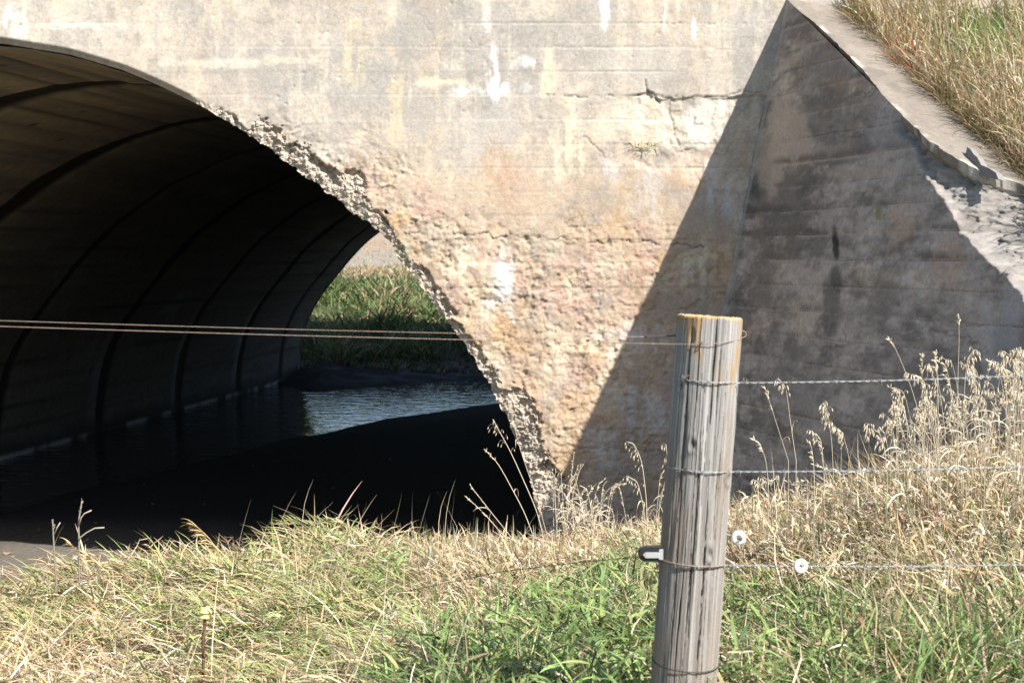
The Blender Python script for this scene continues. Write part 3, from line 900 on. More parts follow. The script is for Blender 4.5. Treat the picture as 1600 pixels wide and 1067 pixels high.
gx = np.concatenate([np.linspace(-900, -16, 30), np.arange(-15, -5, .35), np.arange(-5, 4, .07), np.arange(4, 16, .35), np.linspace(17, 900, 30)])
gy = np.concatenate([np.linspace(-60, -2, 20), np.arange(-1.5, 15, .075), np.arange(15, 60, .3), np.linspace(61, 300, 50), np.linspace(320, 2000, 20)])
GX, GY = np.meshgrid(gx, gy)
GZ = ground_z(GX, GY)
n1 = fbm(GX * 1.7, GY * 1.7, 4, 511)
cg = np.zeros(GX.shape + (3,)) + np.array([.085, .07, .045])
cg = mixc(cg, [.13, .12, .06], sm(-.1, .4, n1))
mudm = (GZ < .45) & (GY > 9) & (GY < 40)
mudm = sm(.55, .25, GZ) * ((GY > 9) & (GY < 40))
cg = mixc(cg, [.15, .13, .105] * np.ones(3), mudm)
cg = mixc(cg, [.030, .027, .024], mudm * sm(14.6, 17.5, GY + .4 * n1))  # tunnel shade painted into the wet inner mud, paler left at the sunlit mouth
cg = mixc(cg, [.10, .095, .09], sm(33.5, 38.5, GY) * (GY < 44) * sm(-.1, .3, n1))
fieldm = sm(54, 58, GY)
cg = mixc(cg, [.055, .068, .028], sm(41, 44, GY))
cg = mixc(cg, [.285, .245, .19], fieldm * .95)
cg = mixc(cg, [.33, .235, .17], sm(95, 110, GY) * .85)
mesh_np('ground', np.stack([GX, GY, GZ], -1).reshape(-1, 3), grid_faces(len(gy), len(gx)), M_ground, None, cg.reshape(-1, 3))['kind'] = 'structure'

# stream
m, ntw, out = new_mat('stream_water')
b = ntw.nodes.new('ShaderNodeBsdfPrincipled'); b.inputs['Base Color'].default_value = (.05, .06, .07, 1)
b.inputs['Roughness'].default_value = .03; b.inputs['IOR'].default_value = 1.7
tc = ntw.nodes.new('ShaderNodeTexCoord'); mpn = ntw.nodes.new('ShaderNodeMapping'); mpn.inputs['Scale'].default_value = (1.0, 1.5, 1)
n_ = ntw.nodes.new('ShaderNodeTexNoise'); n_.inputs['Scale'].default_value = 2.2; n_.inputs['Detail'].default_value = 3; n_.inputs['Roughness'].default_value = .5
bpw = ntw.nodes.new('ShaderNodeBump'); bpw.inputs['Strength'].default_value = 1.0; bpw.inputs['Distance'].default_value = .027
ntw.links.new(tc.outputs['Object'], mpn.inputs[0]); ntw.links.new(mpn.outputs[0], n_.inputs['Vector'])
ntw.links.new(n_.outputs['Fac'], bpw.inputs['Height']); ntw.links.new(bpw.outputs[0], b.inputs['Normal'])
ntw.links.new(b.outputs[0], out.inputs['Surface'])
M_water = m
wx = np.linspace(-30, 30, 40); wy = np.linspace(9.5, 47, 40)
WX, WY = np.meshgrid(wx, wy)
mesh_np('stream_water', np.stack([WX, WY, WX * 0], -1).reshape(-1, 3), grid_faces(40, 40), M_water)['kind'] = 'structure'

# embankment over the vault and beside the wing wall
mb = MB()
y0 = D + .56
prof = [(y0, 5.75), (y0, 6.3), (15.5, 7.3), (34.5, 7.5), (YF - .02, 7.5), (YF - .02, 5.75)]
P0 = [(-40, y, z) for y, z in prof]; P1 = [(40, y, z) for y, z in prof]
k = len(prof)
mb.add(P0 + P1, [(i, (i + 1) % k, k + (i + 1) % k, k + i) for i in range(k)], None, (.10, .10, .05))
mb.add(np.array([(x, y, z) for x in (-40, -11.6) for y in (D + .6, YF - .1) for z in (-.4, 5.75)]), [(0, 1, 3, 2), (4, 6, 7, 5), (0, 4, 5, 1), (2, 3, 7, 6)], None, (.10, .10, .05))
tag(mb.build('embankment', M_ground, None, False), kind='structure')
# fill slope held by the wing wall
ft = np.concatenate([np.arange(-.5, 6.6, .08)])
fw_ = np.concatenate([np.arange(CWD - .03, 4, .08), np.linspace(4.2, 30, 25)])
FT, FW = np.meshgrid(ft, fw_, indexing='ij')


def fill_pt(t, wv):
    p = Wp(t, ztop(t)) + wv[..., None] * RT
    p[..., 2] += .006 + .10 * np.clip(wv - CWD, 0, 3) + .05 * fbm(t * 1.2, wv * 1.2, 3, 521)
    return p


FP = fill_pt(FT, FW)
cf = np.zeros(FP.shape) + np.array([.11, .095, .05])
mesh_np('fill_slope', FP.reshape(-1, 3), grid_faces(len(ft), len(fw_)), M_ground, None, cf.reshape(-1, 3))['kind'] = 'structure'


# ------------------------------------------------------------------ grass
def blades(P, L, W, az, tilt, bend, col, segs=4, tipcol=None, twist=None):
    """P (n,3), bent tapered strips; returns V, Q, C"""
    n = len(P)
    s = np.linspace(0, 1, segs + 1)
    ang = tilt[:, None] + bend[:, None] * s[None, :]
    ds = (L / segs)[:, None]
    mid = (ang[:, 1:] + ang[:, :-1]) / 2
    h = np.concatenate([np.zeros((n, 1)), np.cumsum(np.sin(mid) * ds, 1)], 1)
    v = np.concatenate([np.zeros((n, 1)), np.cumsum(np.cos(mid) * ds, 1)], 1)
    sway = .10 * L[:, None] * np.sin(s[None, :] * 3 + rng.uniform(0, 6, (n, 1))) * s[None, :] * rng.normal(0, 1, (n, 1))
    ca, sa = np.cos(az)[:, None], np.sin(az)[:, None]
    Cn = np.stack([P[:, 0:1] + ca * h - sa * sway, P[:, 1:2] + sa * h + ca * sway, P[:, 2:3] + v], -1)
    tw = (rng.uniform(-1.2, 1.2, n) if twist is None else twist)[:, None] * (.3 + s[None, :])
    wd = W[:, None] * np.interp(s, [0, .25, .6, 1], [.7, 1, .75, .06])[None, :] / 2
    # side vector turned about the blade
    side = np.stack([-sa * np.cos(tw) , ca * np.cos(tw), np.zeros_like(tw)], -1)
    nrm = np.stack([np.cos(ang) * ca, np.cos(ang) * sa, -np.sin(ang)], -1)
    side = side + nrm * np.sin(tw)[..., None]
    A = Cn + side * wd[..., None]; B = Cn - side * wd[..., None]
    V = np.stack([A, B], 2).reshape(-1, 3)
    m_ = (segs + 1) * 2
    b0 = (np.arange(n) * m_)[:, None]; k = (np.arange(segs) * 2)[None, :]
    Q = np.stack([b0 + k, b0 + k + 1, b0 + k + 3, b0 + k + 2], -1).reshape(-1, 4)
    if tipcol is None: tipcol = col
    cc = col[:, None, :] * (1 - s[None, :, None]) + tipcol[:, None, :] * s[None, :, None]
    C = np.repeat(cc, 2, axis=1).reshape(-1, 3)
    return V, Q, C


STRAW = np.array([.56, .44, .255]); PALE = np.array([.66, .565, .41]); TANB = np.array([.40, .275, .155])
GREEN = np.array([.185, .26, .085]); YGREEN = np.array([.32, .36, .13]); DGREEN = np.array([.085, .14, .05])


def pick(n, cols, wts):
    k = rng.choice(len(cols), n, p=np.array(wts) / np.sum(wts))
    return np.array(cols)[k] * rng.uniform(.75, 1.2, (n, 1)) * (1 + rng.normal(0, .05, (n, 3)))


# share of dry blades and manner of growth over the bank, anchored where the photo shows it
AN = [  # px, py, dry share, length, lie (0 upright .. 1 flat)
    (60, 1030, .95, .26, 1.1), (60, 940, .42, .28, .95), (200, 1000, .82, .28, 1.05), (250, 930, .38, .30, 1.0), (320, 890, .45, .28, .9), (300, 1040, .62, .28, 1.0), (150, 900, .55, .26, .9),
    (420, 930, .30, .30, .95), (540, 850, .40, .36, .9), (500, 1000, .28, .28, .95), (600, 900, .28, .30, .95), (700, 900, .93, .28, .8), (780, 890, .90, .28, .75), (650, 960, .45, .28, .9), (560, 1050, .4, .28, .9),
    (700, 1030, .15, .30, .7), (830, 950, .06, .20, .8), (930, 930, .05, .20, .8), (900, 1040, .05, .22, .8), (1000, 1000, .08, .22, .8), (800, 1040, .08, .22, .8), (960, 890, .12, .22, .8),
    (930, 850, .88, .21, .8), (1010, 830, .75, .24, .8), (870, 870, .92, .20, .75), (1180, 850, .85, .32, .75), (1250, 780, .75, .32, .7), (1220, 740, .35, .26, .7),
    (1400, 780, .93, .42, .5), (1550, 760, .95, .46, .5), (1300, 860, .80, .32, .75), (1450, 850, .82, .34, .7), (1580, 880, .75, .34, .7),
    (1200, 950, .22, .24, .8), (1300, 960, .18, .24, .8), (1420, 920, .55, .28, .8), (1400, 1010, .50, .28, .8), (1300, 1050, .22, .24, .8), (1520, 1010, .25, .28, .6), (1580, 960, .45, .30, .65), (1180, 1050, .18, .24, .8)]
AN = np.array(AN)


def field_at(px, py):
    d2 = ((px[:, None] - AN[None, :, 0]) / 90) ** 2 + ((py[:, None] - AN[None, :, 1]) / 60) ** 2
    wgt = 1 / (d2 + .08) ** 2
    wgt /= wgt.sum(1)[:, None]
    return wgt @ AN[:, 2], wgt @ AN[:, 3], wgt @ AN[:, 4]


def scatter(n, x0, x1, y0, y1, trap=True):
    y = np.sqrt(rng.uniform(y0 * y0, y1 * y1, n)) if trap else rng.uniform(y0, y1, n)
    x = rng.uniform(x0, x1, n) * (y if trap else 1)
    return x, y


def wing_side(x, y, z):
    """>0 in front of (left of) the wing wall"""
    p = np.stack([x, y, z], -1) - C1
    return p @ nw


acc = {'dry': [], 'green': []}
for (ntuft, per, y0, y1, wmul) in [(5200, 9, 3.7, 6.0, .95), (6200, 12, 6.0, 9.0, 1.15), (6200, 12, 9.0, 12.4, 1.4)]:
    xt, yt_ = scatter(ntuft, -.43, .43, y0, y1)
    cl = fbm(xt * 2.6, yt_ * 2.6, 3, 601)
    okt = rng.uniform(0, 1, ntuft) < np.clip(.8 + .9 * cl, .15, 1)
    xt, yt_ = xt[okt], yt_[okt]
    zt_ = ground_z(xt, yt_)
    pxt, pyt = proj(xt, yt_, zt_ + .08)
    dry, ln, lie = field_at(pxt, pyt)
    patch = fbm(xt * 1.9 + 3, yt_ * 1.9, 4, 603)
    tdry = rng.uniform(0, 1, len(xt)) < np.clip(dry + .32 * patch, .02, .985)
    sw = 3.4 + 1.9 * fbm(xt * .7, yt_ * .7, 3, 609)
    taz = np.where(rng.uniform(0, 1, len(xt)) < .5 + .3 * (pxt < 640), rng.normal(sw, .55), rng.uniform(0, 6.28, len(xt)))
    tl_ = rng.uniform(.65, 1.4, len(xt))
    tone = rng.uniform(.55, 1.25, len(xt))
    e_ = np.repeat(np.arange(len(xt)), per)
    nb = len(e_)
    sp = np.where(pxt < 640, .045, .035)[e_]
    x = xt[e_] + rng.normal(0, 1, nb) * sp; y = yt_[e_] + rng.normal(0, 1, nb) * sp
    z = ground_z(x, y)
    ok = (z > .42) & (wing_side(x, y, z) > .03) & (y < D - .03) & (np.hypot(x - .47, y - 4.0) > .125) & ~((np.abs(800 + F * x / y - 320) < 17) & (y > 4.75) & (y < 5.62))
    x, y, z, e_ = x[ok], y[ok], z[ok], e_[ok]; nb = len(x)
    isdry = np.where(rng.uniform(0, 1, nb) < .91, tdry[e_], ~tdry[e_])
    isdry = np.where(rng.uniform(0, 1, nb) < .1, rng.uniform(0, 1, nb) < dry[e_], isdry)
    px = pxt[e_]
    L = ln[e_] * tl_[e_] * rng.uniform(.4, 1.1, nb) * np.where(isdry, 1, np.where(px > 640, .78, .95))
    Wd_ = rng.uniform(.005, .0125, nb) * wmul * np.where(isdry, np.where(px < 640, .85, .85), np.where((px > 660) & (px < 1060), 1.65, np.where(px > 640, 1.3, .85)))
    li = np.clip(lie[e_] + .3 * fbm(x * 1.6, y * 1.6, 3, 607), .15, 1.1)
    tilt = np.abs(rng.normal(0, .3, nb)) + li * rng.uniform(.35, 1.55, nb)
    bend = li * rng.uniform(.3, 2.4, nb) * np.where((rng.uniform(0, 1, nb) < .15) & (px > 660), -.6, 1)
    az = rng.normal(taz[e_], .75)
    for nm, mk in (('dry', isdry), ('green', ~isdry)):
        k = np.where(mk)[0]
        if nm == 'dry':
            col = pick(len(k), [STRAW, PALE, TANB, YGREEN * .9 + STRAW * .25], [4, 3.2, 1.8, .6])
            col = np.where((px[k] < 620)[:, None], col * np.array([1.05, 1.0, .96]), col)
        else:
            col = pick(len(k), [GREEN * 1.05, YGREEN, DGREEN, GREEN * 1.5], [4, 2.4, 2.4, 2.2])
            lf = (px[k] < 660)[:, None]
            col = np.where(lf, col * .6 + YGREEN * .6 * rng.uniform(.7, 1.25, (len(k), 1)), col)
        col = col * tone[e_[k]][:, None]
        tip = col * rng.uniform(.85, 1.15, (len(k), 1))
        if nm == 'green':
            ytp = rng.uniform(0, 1, len(k)) < .2
            tip = np.where(ytp[:, None], STRAW * .9, tip)
        P_ = np.stack([x, y, z - .01], -1)[k]
        acc[nm].append(blades(P_, L[k], Wd_[k], az[k], tilt[k], bend[k], col, 4, tip))


# foreground patch around the photographer, sparse
x = rng.uniform(-3.5, 4, 9000); y = rng.uniform(-1, 3.9, 9000); z = ground_z(x, y)
nb = len(x)
acc['green'].append(blades(np.stack([x, y, z - .01], -1), rng.uniform(.12, .3, nb), rng.uniform(.004, .008, nb), rng.uniform(0, 6.28, nb),
                           rng.uniform(.1, .8, nb), rng.uniform(.4, 1.6, nb), pick(nb, [GREEN, YGREEN, STRAW], [3, 2, 2]), 4))
# broad green blades low at right
k = 560
pxr = 1680 - rng.uniform(0, 1, k) ** 1.5 * 420; pyr = rng.uniform(1000, 1150, k)
pp = []
for a, b_ in zip(pxr, pyr):
    r = ray(a, b_); t0 = 3.6
    for _ in range(30):
        p = np.array([0, 0, E]) + r * t0
        t0 += (p[2] - ground_z(p[0], p[1])) / -r[2] * .6
    p = np.array([0, 0, E]) + r * t0
    pp.append((p[0], p[1], float(ground_z(p[0], p[1]))))
pp = np.array(pp)
acc['green'].append(blades(pp, rng.uniform(.12, .34, k), rng.uniform(.006, .013, k), rng.normal(.2, 1.1, k), rng.uniform(.1, .8, k), rng.uniform(.2, 1.5, k),
                           pick(k, [GREEN, GREEN * 1.4, DGREEN * 1.4, STRAW, YGREEN], [3, 2, 1, .8, 1]), 5))


def join(parts):
    Vs, Qs, Cs = [], [], []; n0 = 0
    for V, Q, C in parts:
        Vs.append(V); Qs.append(Q + n0); Cs.append(C); n0 += len(V)
    return np.vstack(Vs), np.vstack(Qs), np.vstack(Cs)


V, Q, C = join(acc['dry'])
tag(mesh_np('dry_grass', V, Q, M_grass, None, C, False), 'matted straw coloured dry grass over the near bank', 'dry grass', kind='stuff')
V, Q, C = join(acc['green'])
tag(mesh_np('green_grass', V, Q, M_grass, None, C, False), 'long green grass growing on the near bank around the post', 'grass', kind='stuff')

# curly dead leaves in the tangle: short, strongly bent
n = 42000
x, y = scatter(n, -.12, .43, 4.0, 12.2); z = ground_z(x, y)
px, py = proj(x, y, z + .1)
dry, ln, lie = field_at(px, py)
ok = (z > .5) & (wing_side(x, y, z) > .05) & (y < D - .05) & (rng.uniform(0, 1, n) < dry ** 3 * np.where(px < 1060, .6, 1)) & (np.hypot(x - .47, y - 4.0) > .13)
x, y, z, ln = x[ok], y[ok], z[ok], ln[ok]
nb = len(x)
V, Q, C = blades(np.stack([x, y, z + rng.uniform(.05, 1, nb) ** 1.4 * ln * np.where(px[ok] > 1060, .85, .6)], -1), rng.uniform(.04, .15, nb), rng.uniform(.006, .013, nb), rng.uniform(0, 6.28, nb),
                 rng.uniform(.2, 1.6, nb), rng.uniform(1.5, 4.5, nb), pick(nb, [PALE, STRAW, TANB], [3, 2, 1.5]), 6)
tag(mesh_np('curled_leaves', V, Q, M_grass, None, C, False), 'curled dead grass leaves tangled through the dry grass', 'dead leaves', kind='stuff')

n = 900
xc_ = rng.uniform(-.85, .02, n); yc_ = np.interp(xc_, [-1, .22], [10.3, 11.6]) + rng.normal(-.25, .25, n)
zc_ = ground_z(xc_, yc_)
V, Q, C = blades(np.stack([xc_, yc_, zc_], -1), rng.uniform(.12, .32, n), rng.uniform(.007, .014, n), rng.uniform(0, 6.28, n), rng.uniform(.0, .6, n), rng.uniform(.4, 3.4, n), pick(n, [TANB, STRAW, PALE, TANB * .7], [3, 2, 1.5, 1]), 7)
tag(mesh_np('curled_weeds', V, Q, M_grass, None, C, False), 'tan curled dead weeds on the bank edge left of the arch foot', 'dead weeds', kind='stuff')

# thatch: short broken straw lying in and on the grass
n = 34000
x, y = scatter(n, -.43, .43, 3.9, 12.2); z = ground_z(x, y)
px, py = proj(x, y, z + .1)
dry, ln, lie = field_at(px, py)
ok = (z > .5) & (wing_side(x, y, z) > .05) & (y < D - .05) & (rng.uniform(0, 1, n) < np.clip(dry * 1.1 + .5 * fbm(x * 2, y * 2, 3, 641), .03, 1)) & (np.hypot(x - .47, y - 4.0) > .14) & (np.abs(px - 320) > 17)
x, y, z, ln, px = x[ok], y[ok], z[ok], ln[ok], px[ok]
nb = len(x)
V, Q, C = blades(np.stack([x, y, z + .02 + rng.uniform(0, 1, nb) * ln * .5], -1), rng.uniform(.04, .13, nb), rng.uniform(.004, .010, nb), rng.normal(3.2 + 1.5 * fbm(x * .8, y * .8, 3, 643), 1.3), rng.uniform(.9, 1.75, nb),
                 rng.normal(.1, .5, nb), pick(nb, [PALE * .9, STRAW * .85, TANB, TANB * .5], [2.4, 2.2, 2, 1.6]), 3)
tag(mesh_np('straw_litter', V, Q, M_grass, None, C, False), 'short broken straw lying as thatch in the near grass', 'straw litter', kind='stuff')
# small broad leaves low in the green patches
n = 12000
x, y = scatter(n, -.1, .43, 3.9, 9); z = ground_z(x, y)
px, py = proj(x, y, z + .1)
dry, ln, lie = field_at(px, py)
ok = (z > .5) & (wing_side(x, y, z) > .05) & (rng.uniform(0, 1, n) < np.clip(.9 - 1.5 * dry + .5 * fbm(x * 2.4, y * 2.4, 3, 645), 0, 1)) & (np.hypot(x - .47, y - 4.0) > .14)
x, y, z = x[ok], y[ok], z[ok]
nb = len(x)
V, Q, C = blades(np.stack([x, y, z + rng.uniform(.03, .16, nb)], -1), rng.uniform(.05, .13, nb), rng.uniform(.007, .013, nb), rng.uniform(0, 6.28, nb), rng.uniform(.5, 1.5, nb), rng.uniform(.2, 1.0, nb),
                 pick(nb, [GREEN, GREEN * 1.4, YGREEN, DGREEN], [3, 2, 1.5, 1]), 4)
tag(mesh_np('leafy_weeds', V, Q, M_grass, None, C, False), 'small broad green leaves low among the grass by the post', 'weeds', kind='stuff')

# thin pale straws standing over the near grass
n = 520
x, y = scatter(n, -.42, .42, 4.0, 9.5); z = ground_z(x, y)
px, py = proj(x, y, z)
den = .06 + .94 * sm(300, 450, px) * sm(850, 700, px) + .6 * sm(1150, 1250, px)
ok = (z > .6) & (wing_side(x, y, z) > .05) & (rng.uniform(0, 1, n) < den) & (np.hypot(x - .47, y - 4.0) > .15)
x, y, z = x[ok], y[ok], z[ok]; nb = len(x)
V, Q, C = blades(np.stack([x, y, z], -1), rng.uniform(.25, .6, nb), rng.uniform(.0028, .0042, nb), rng.normal(.3, .8, nb), rng.uniform(.05, .5, nb), rng.uniform(.0, .9, nb),
                 pick(nb, [PALE, STRAW, PALE * 1.1], [2, 1, 1]), 6)
tag(mesh_np('thin_straws', V, Q, M_grass, None, C, False), 'thin pale straws standing above the near grass', 'straws', kind='stuff')

# slope behind the coping: tall dry grass
n = 15000
t = rng.uniform(-.4, 5.2, n); wv = CWD + .02 + rng.uniform(0, 1, n) ** 1.2 * 3.2
p = fill_pt(t, wv)
cl = fbm(t * 2.2, wv * 2.2, 3, 621)
ok = rng.uniform(0, 1, n) < np.clip(.8 + .7 * cl, .2, 1)
p, t, wv = p[ok], t[ok], wv[ok]; nb = len(p)
px, py = proj(p[:, 0], p[:, 1], p[:, 2] + .2)
gm = np.exp(-(((px - 1560) / 70) ** 2 + ((py - 40) / 50) ** 2)) + .10 + .25 * np.clip(fbm(t * 1.5, wv * 1.5, 3, 623), 0, 1)
isg = rng.uniform(0, 1, nb) < gm
col = np.where(isg[:, None], pick(nb, [GREEN, YGREEN, GREEN * 1.3], [3, 3, 1]), pick(nb, [STRAW * .85, PALE * .85, TANB, TANB * .7], [3, 2, 2.2, 1]))
red = (wv < CWD + .35) & (rng.uniform(0, 1, nb) < .10) & (np.abs(t - 1.35) < .4)
col = np.where(red[:, None], np.array([.42, .13, .035]), col)
L = np.where(isg, rng.uniform(.2, .4, nb), rng.uniform(.3, .65, nb)) * np.interp(wv, [CWD, CWD + .15, CWD + .4], [.55, .8, 1])
V, Q, C = blades(p - np.array([0, 0, .02]), L, rng.uniform(.006, .011, nb), rng.normal(3.4, 1.3, nb), rng.uniform(.0, .45, nb), rng.uniform(.1, 1.3, nb), col, 4, col * rng.uniform(.9, 1.3, (nb, 1)))
# growth spilling over the back edge of the coping
ne = 5200
t3 = rng.uniform(-.4, 5.2, ne); w3 = CWD - .05 + rng.uniform(0, 1, ne) ** 1.4 * .25
p3 = fill_pt(t3, w3); p3[:, 2] -= .03
L3 = rng.uniform(.06, .30, ne) * (.6 + .7 * sm(-.2, .4, fbm(t3 * 4, t3 * 0, 3, 625)))
c3 = pick(ne, [STRAW * .8, TANB, TANB * .6, YGREEN * .7, GREEN * .7], [3, 2.4, 1.4, 1.2, .8])
r3 = rng.uniform(0, 1, ne) < .22 * np.exp(-((t3 - 1.3) / .35) ** 2)
c3 = np.where(r3[:, None], np.array([.42, .13, .035]), c3)
azl = math.atan2(-RT[1], -RT[0])
Ve, Qe, Ce = blades(p3, L3, rng.uniform(.004, .009, ne), rng.normal(azl, 1.0, ne), rng.uniform(.1, .9, ne), rng.uniform(.3, 1.6, ne), c3, 4)
# feathery tops
k = rng.choice(np.where(~isg)[0], 2600)
tops = p[k] + np.stack([rng.normal(0, .05, len(k)), rng.normal(0, .05, len(k)), L[k] * rng.uniform(.55, 1.0, len(k))], -1)
V2, Q2, C2 = blades(tops, rng.uniform(.05, .12, len(k)), rng.uniform(.006, .012, len(k)), rng.uniform(0, 6.28, len(k)), rng.uniform(.2, 1.4, len(k)), rng.uniform(.5, 1.5, len(k)), pick(len(k), [PALE, STRAW], [2, 1]), 3)
V, Q, C = join([(V, Q, C), (V2, Q2, C2), (Ve, Qe, Ce)])
tag(mesh_np('slope_grass', V, Q, M_grass, None, C, False), 'tall brown dry grass with green patches on the slope above the coping', 'dry grass', kind='stuff')

# far bank beyond the vault
n = 52000
x = rng.uniform(-14, 8, n); y = rng.uniform(37, 61, n); z = ground_z(x, y)
sh = np.interp(x, SHX, SHY)
kq = sm(37.5, 42, y)
q = y - (sh * (1 - kq) + (37.2 + .12 * x) * kq)
cl = fbm(x * .6, y * .45, 4, 631)
ok = (q > .7) & (rng.uniform(0, 1, n) < np.clip(.75 + .9 * cl, .1, 1)) & ((q > 3.4) | (rng.uniform(0, 1, n) < .8)) & (y > YF + .1)
x, y, z, q, cl = x[ok], y[ok], z[ok], q[ok], cl[ok]; nb = len(x)
tan = rng.uniform(0, 1, nb) < np.clip(sm(14, 24, q) * .8 + .12 + .4 * fbm(x * .5 + 4, y * .5, 3, 633), .02, .97)
col = np.where(tan[:, None], pick(nb, [STRAW * .8, TANB, PALE * .75], [2, 2, 1]), pick(nb, [GREEN * .65, YGREEN * .6, DGREEN * .8], [3, 2.4, 2.2]) * (1 + .5 * fbm(x * .9, y * .7, 3, 637))[:, None])
L = np.where(q < 3.6, .13, .48) * rng.uniform(.6, 1.5, nb) * np.clip(1 + 1.6 * cl, .4, 1.8) * np.interp(q, [0, 8, 13, 22], [1, 1, .6, .45])
V, Q, C = blades(np.stack([x, y, z - .02], -1), L, rng.uniform(.03, .06, nb), rng.uniform(0, 6.28, nb), rng.uniform(.1, .7, nb), rng.uniform(.3, 1.5, nb), col, 3)
tag(mesh_np('far_bank_grass', V, Q, M_grass, None, C, False), 'green and straw grass on the sunlit bank seen through the arch', 'grass', kind='stuff')
# stubble on the field
n = 12000
x = rng.uniform(-30, 10, n); y = rng.uniform(60, 150, n); z = ground_z(x, y)
V, Q, C = blades(np.stack([x, y, z - .02], -1), rng.uniform(.06, .16, n), rng.uniform(.04, .08, n), rng.uniform(0, 6.28, n), rng.uniform(.0, .5, n), rng.uniform(.1, .6, n), pick(n, [PALE * .6, STRAW * .65, TANB], [2, 2, 1]), 2)
tag(mesh_np('field_stubble', V, Q, M_grass, None, C, False), 'pale stubble of the field beyond the arch', 'stubble', kind='stuff')

# ------------------------------------------------------------------ fence post
PB = at(1066, 1105, 4.0); PTp = at(1110, 494, 4.0)
axis = PTp - PB
axis[1] = .02
PH = np.linalg.norm(axis); axu = axis / PH
PR = .0905
post = thing('fence_post', 'thick round grey weathered wooden fence post with orange lichen on its top', 'fence post', tuple(PB - axu * .35))
u1 = np.cross(axu, [0, 1, 0]); u1 /= np.linalg.norm(u1); u2 = np.cross(axu, u1)   # u1 ~ right
if u1[0] < 0: u1 = -u1
u2 = np.array([0, 1.0, 0]) - axu * axu[1]; u2 /= np.linalg.norm(u2)                # away from the viewer
nth, nz = 440, 330
th = np.arange(nth) * 2 * math.pi / nth
hh = np.linspace(-.35, PH, nz)
TH, HH = np.meshgrid(th, hh)
# angle 0 = right, -90 deg = towards the viewer
arc = TH * PR
lng = vn(np.cos(TH) * 1.6 + 4, np.sin(TH) * 1.6 + HH * .9, 701) * .006 + fbm(np.cos(TH) * 5, np.sin(TH) * 5 + HH * 4, 3, 702) * .003
fib = fbm(np.cos(TH) * 16 + 20, np.sin(TH) * 16 + HH * 1.1, 4, 703)
fi2_ = fbm(np.cos(TH) * 34 + 20, np.sin(TH) * 34 + HH * 1.6, 4, 704)
rad = PR + lng + fib * .0018 + fi2_ * .0009 + .002 * np.interp(HH, [-.35, PH], [1, -.6])
ckm = np.zeros(TH.shape)
cdef = []
for k in range(60):
    cdef.append((rng.uniform(0, 2 * math.pi), rng.uniform(-.3, PH), rng.uniform(.15, .7), rng.uniform(.0006, .0019), rng.uniform(.003, .009)))
# the large checks seen on the face
for (pxo, h0, ln_, w_) in [(-.62, PH - .30, .7, .0030), (-.36, PH - .22, .5, .0022), (.10, PH - .14, .34, .0042), (.32, PH - .30, .42, .0026), (-.15, PH - .62, .6, .0030), (.22, PH - .75, .7, .0032), (-.42, PH - .8, .6, .0034), (.55, PH - .35, .6, .0018), (-.8, PH - .4, .9, .003)]:
    cdef.append((-math.pi / 2 + math.asin(pxo), h0, ln_, w_, .012))
for k, (t0, h0, ln_, w_, dp) in enumerate(cdef):
    wob = t0 + (.05 * fbm(HH * 3 + 11 * k, HH * 0, 3, 710 + k)) + .02 * fbm(HH * 16 + k, HH * 0, 2, 760 + k)
    dth = (TH - wob + math.pi) % (2 * math.pi) - math.pi
    wv = .72 * w_ * np.clip(1 - ((HH - h0) / (ln_ / 2)) ** 2, 0, 1) * (.7 + .6 * vn(HH * 14 + k * 3, HH * 0, 790 + k))
    g = np.clip(1 - np.abs(dth) * PR / np.maximum(wv + .0004, 1e-5), 0, 1) * (wv > 1e-5)
    ckm = np.maximum(ckm, np.clip(g * 1.8, 0, 1))
    rad = rad - dp * np.clip(g * 1.8, 0, 1)
for ka_, kh_ in ((-1.95, PH - .36), (-1.15, PH - .66), (-2.5, PH - .2), (-.6, PH - .45)):
    dth = (TH - ka_ + math.pi) % (2 * math.pi) - math.pi
    kr = np.hypot(dth * PR / .011, (HH - kh_) / .017) * (1 + .3 * fbm(TH * 9, HH * 30, 3, 797))
    rad = rad + .003 * np.exp(-(kr - 1.2) ** 2 * 3) - .005 * np.exp(-kr ** 2 * 2)
    ckm = np.maximum(ckm, .8 * np.exp(-kr ** 2 * 1.6) + .35 * np.exp(-(kr - 1.5) ** 2 * 10))
# knocks
k1, k2, kid = worley(arc * 14, HH * 5, 795)
rad = rad - .004 * sm(.16, .05, k1) * (kid > .72)
rad = rad - .002 * (HH > PH - .004)
HV = HH - sm(PH - .012, PH, HH) * (.003 * (1 + fbm(np.cos(TH) * 5, np.sin(TH) * 5, 4, 798)) + .012 * np.clip(ckm, 0, 1))
Pp = PB[None, None, :] + axu * HV[..., None] + rad[..., None] * (u1 * np.cos(TH)[..., None] + u2 * np.sin(TH)[..., None])
cp_ = np.zeros(TH.shape + (3,)) + np.array([.265, .255, .245])
fi2 = fbm(np.cos(TH) * 34 + 20, np.sin(TH) * 34 + HH * 1.6, 4, 704)
cp_ = mixc(cp_, [.375, .365, .35], sm(.0, .45, fib))
cp_ = mixc(cp_, [.17, .16, .15], sm(.05, .5, -fib) * .6)
cp_ = cp_ * (1 + .30 * fi2)[..., None]
cp_ = mixc(cp_, [.22, .175, .14], sm(.75, .1, HH / PH + .25 * fbm(arc * 12, HH * 3, 3, 801)) * .55)
cp_ = mixc(cp_, [.24, .19, .145], sm(.15, .5, fbm(arc * 18, HH * 2.2, 4, 803)) * .6)
lich = sm(.0, .35, fbm(arc * 26, HH * 5, 4, 805) + np.interp(PH - HH, [0, .03, .08, .2, .35], [.0, -.08, -.16, -.25, -.6]))
cp_ = mixc(cp_, [.36, .21, .06], lich * .68)
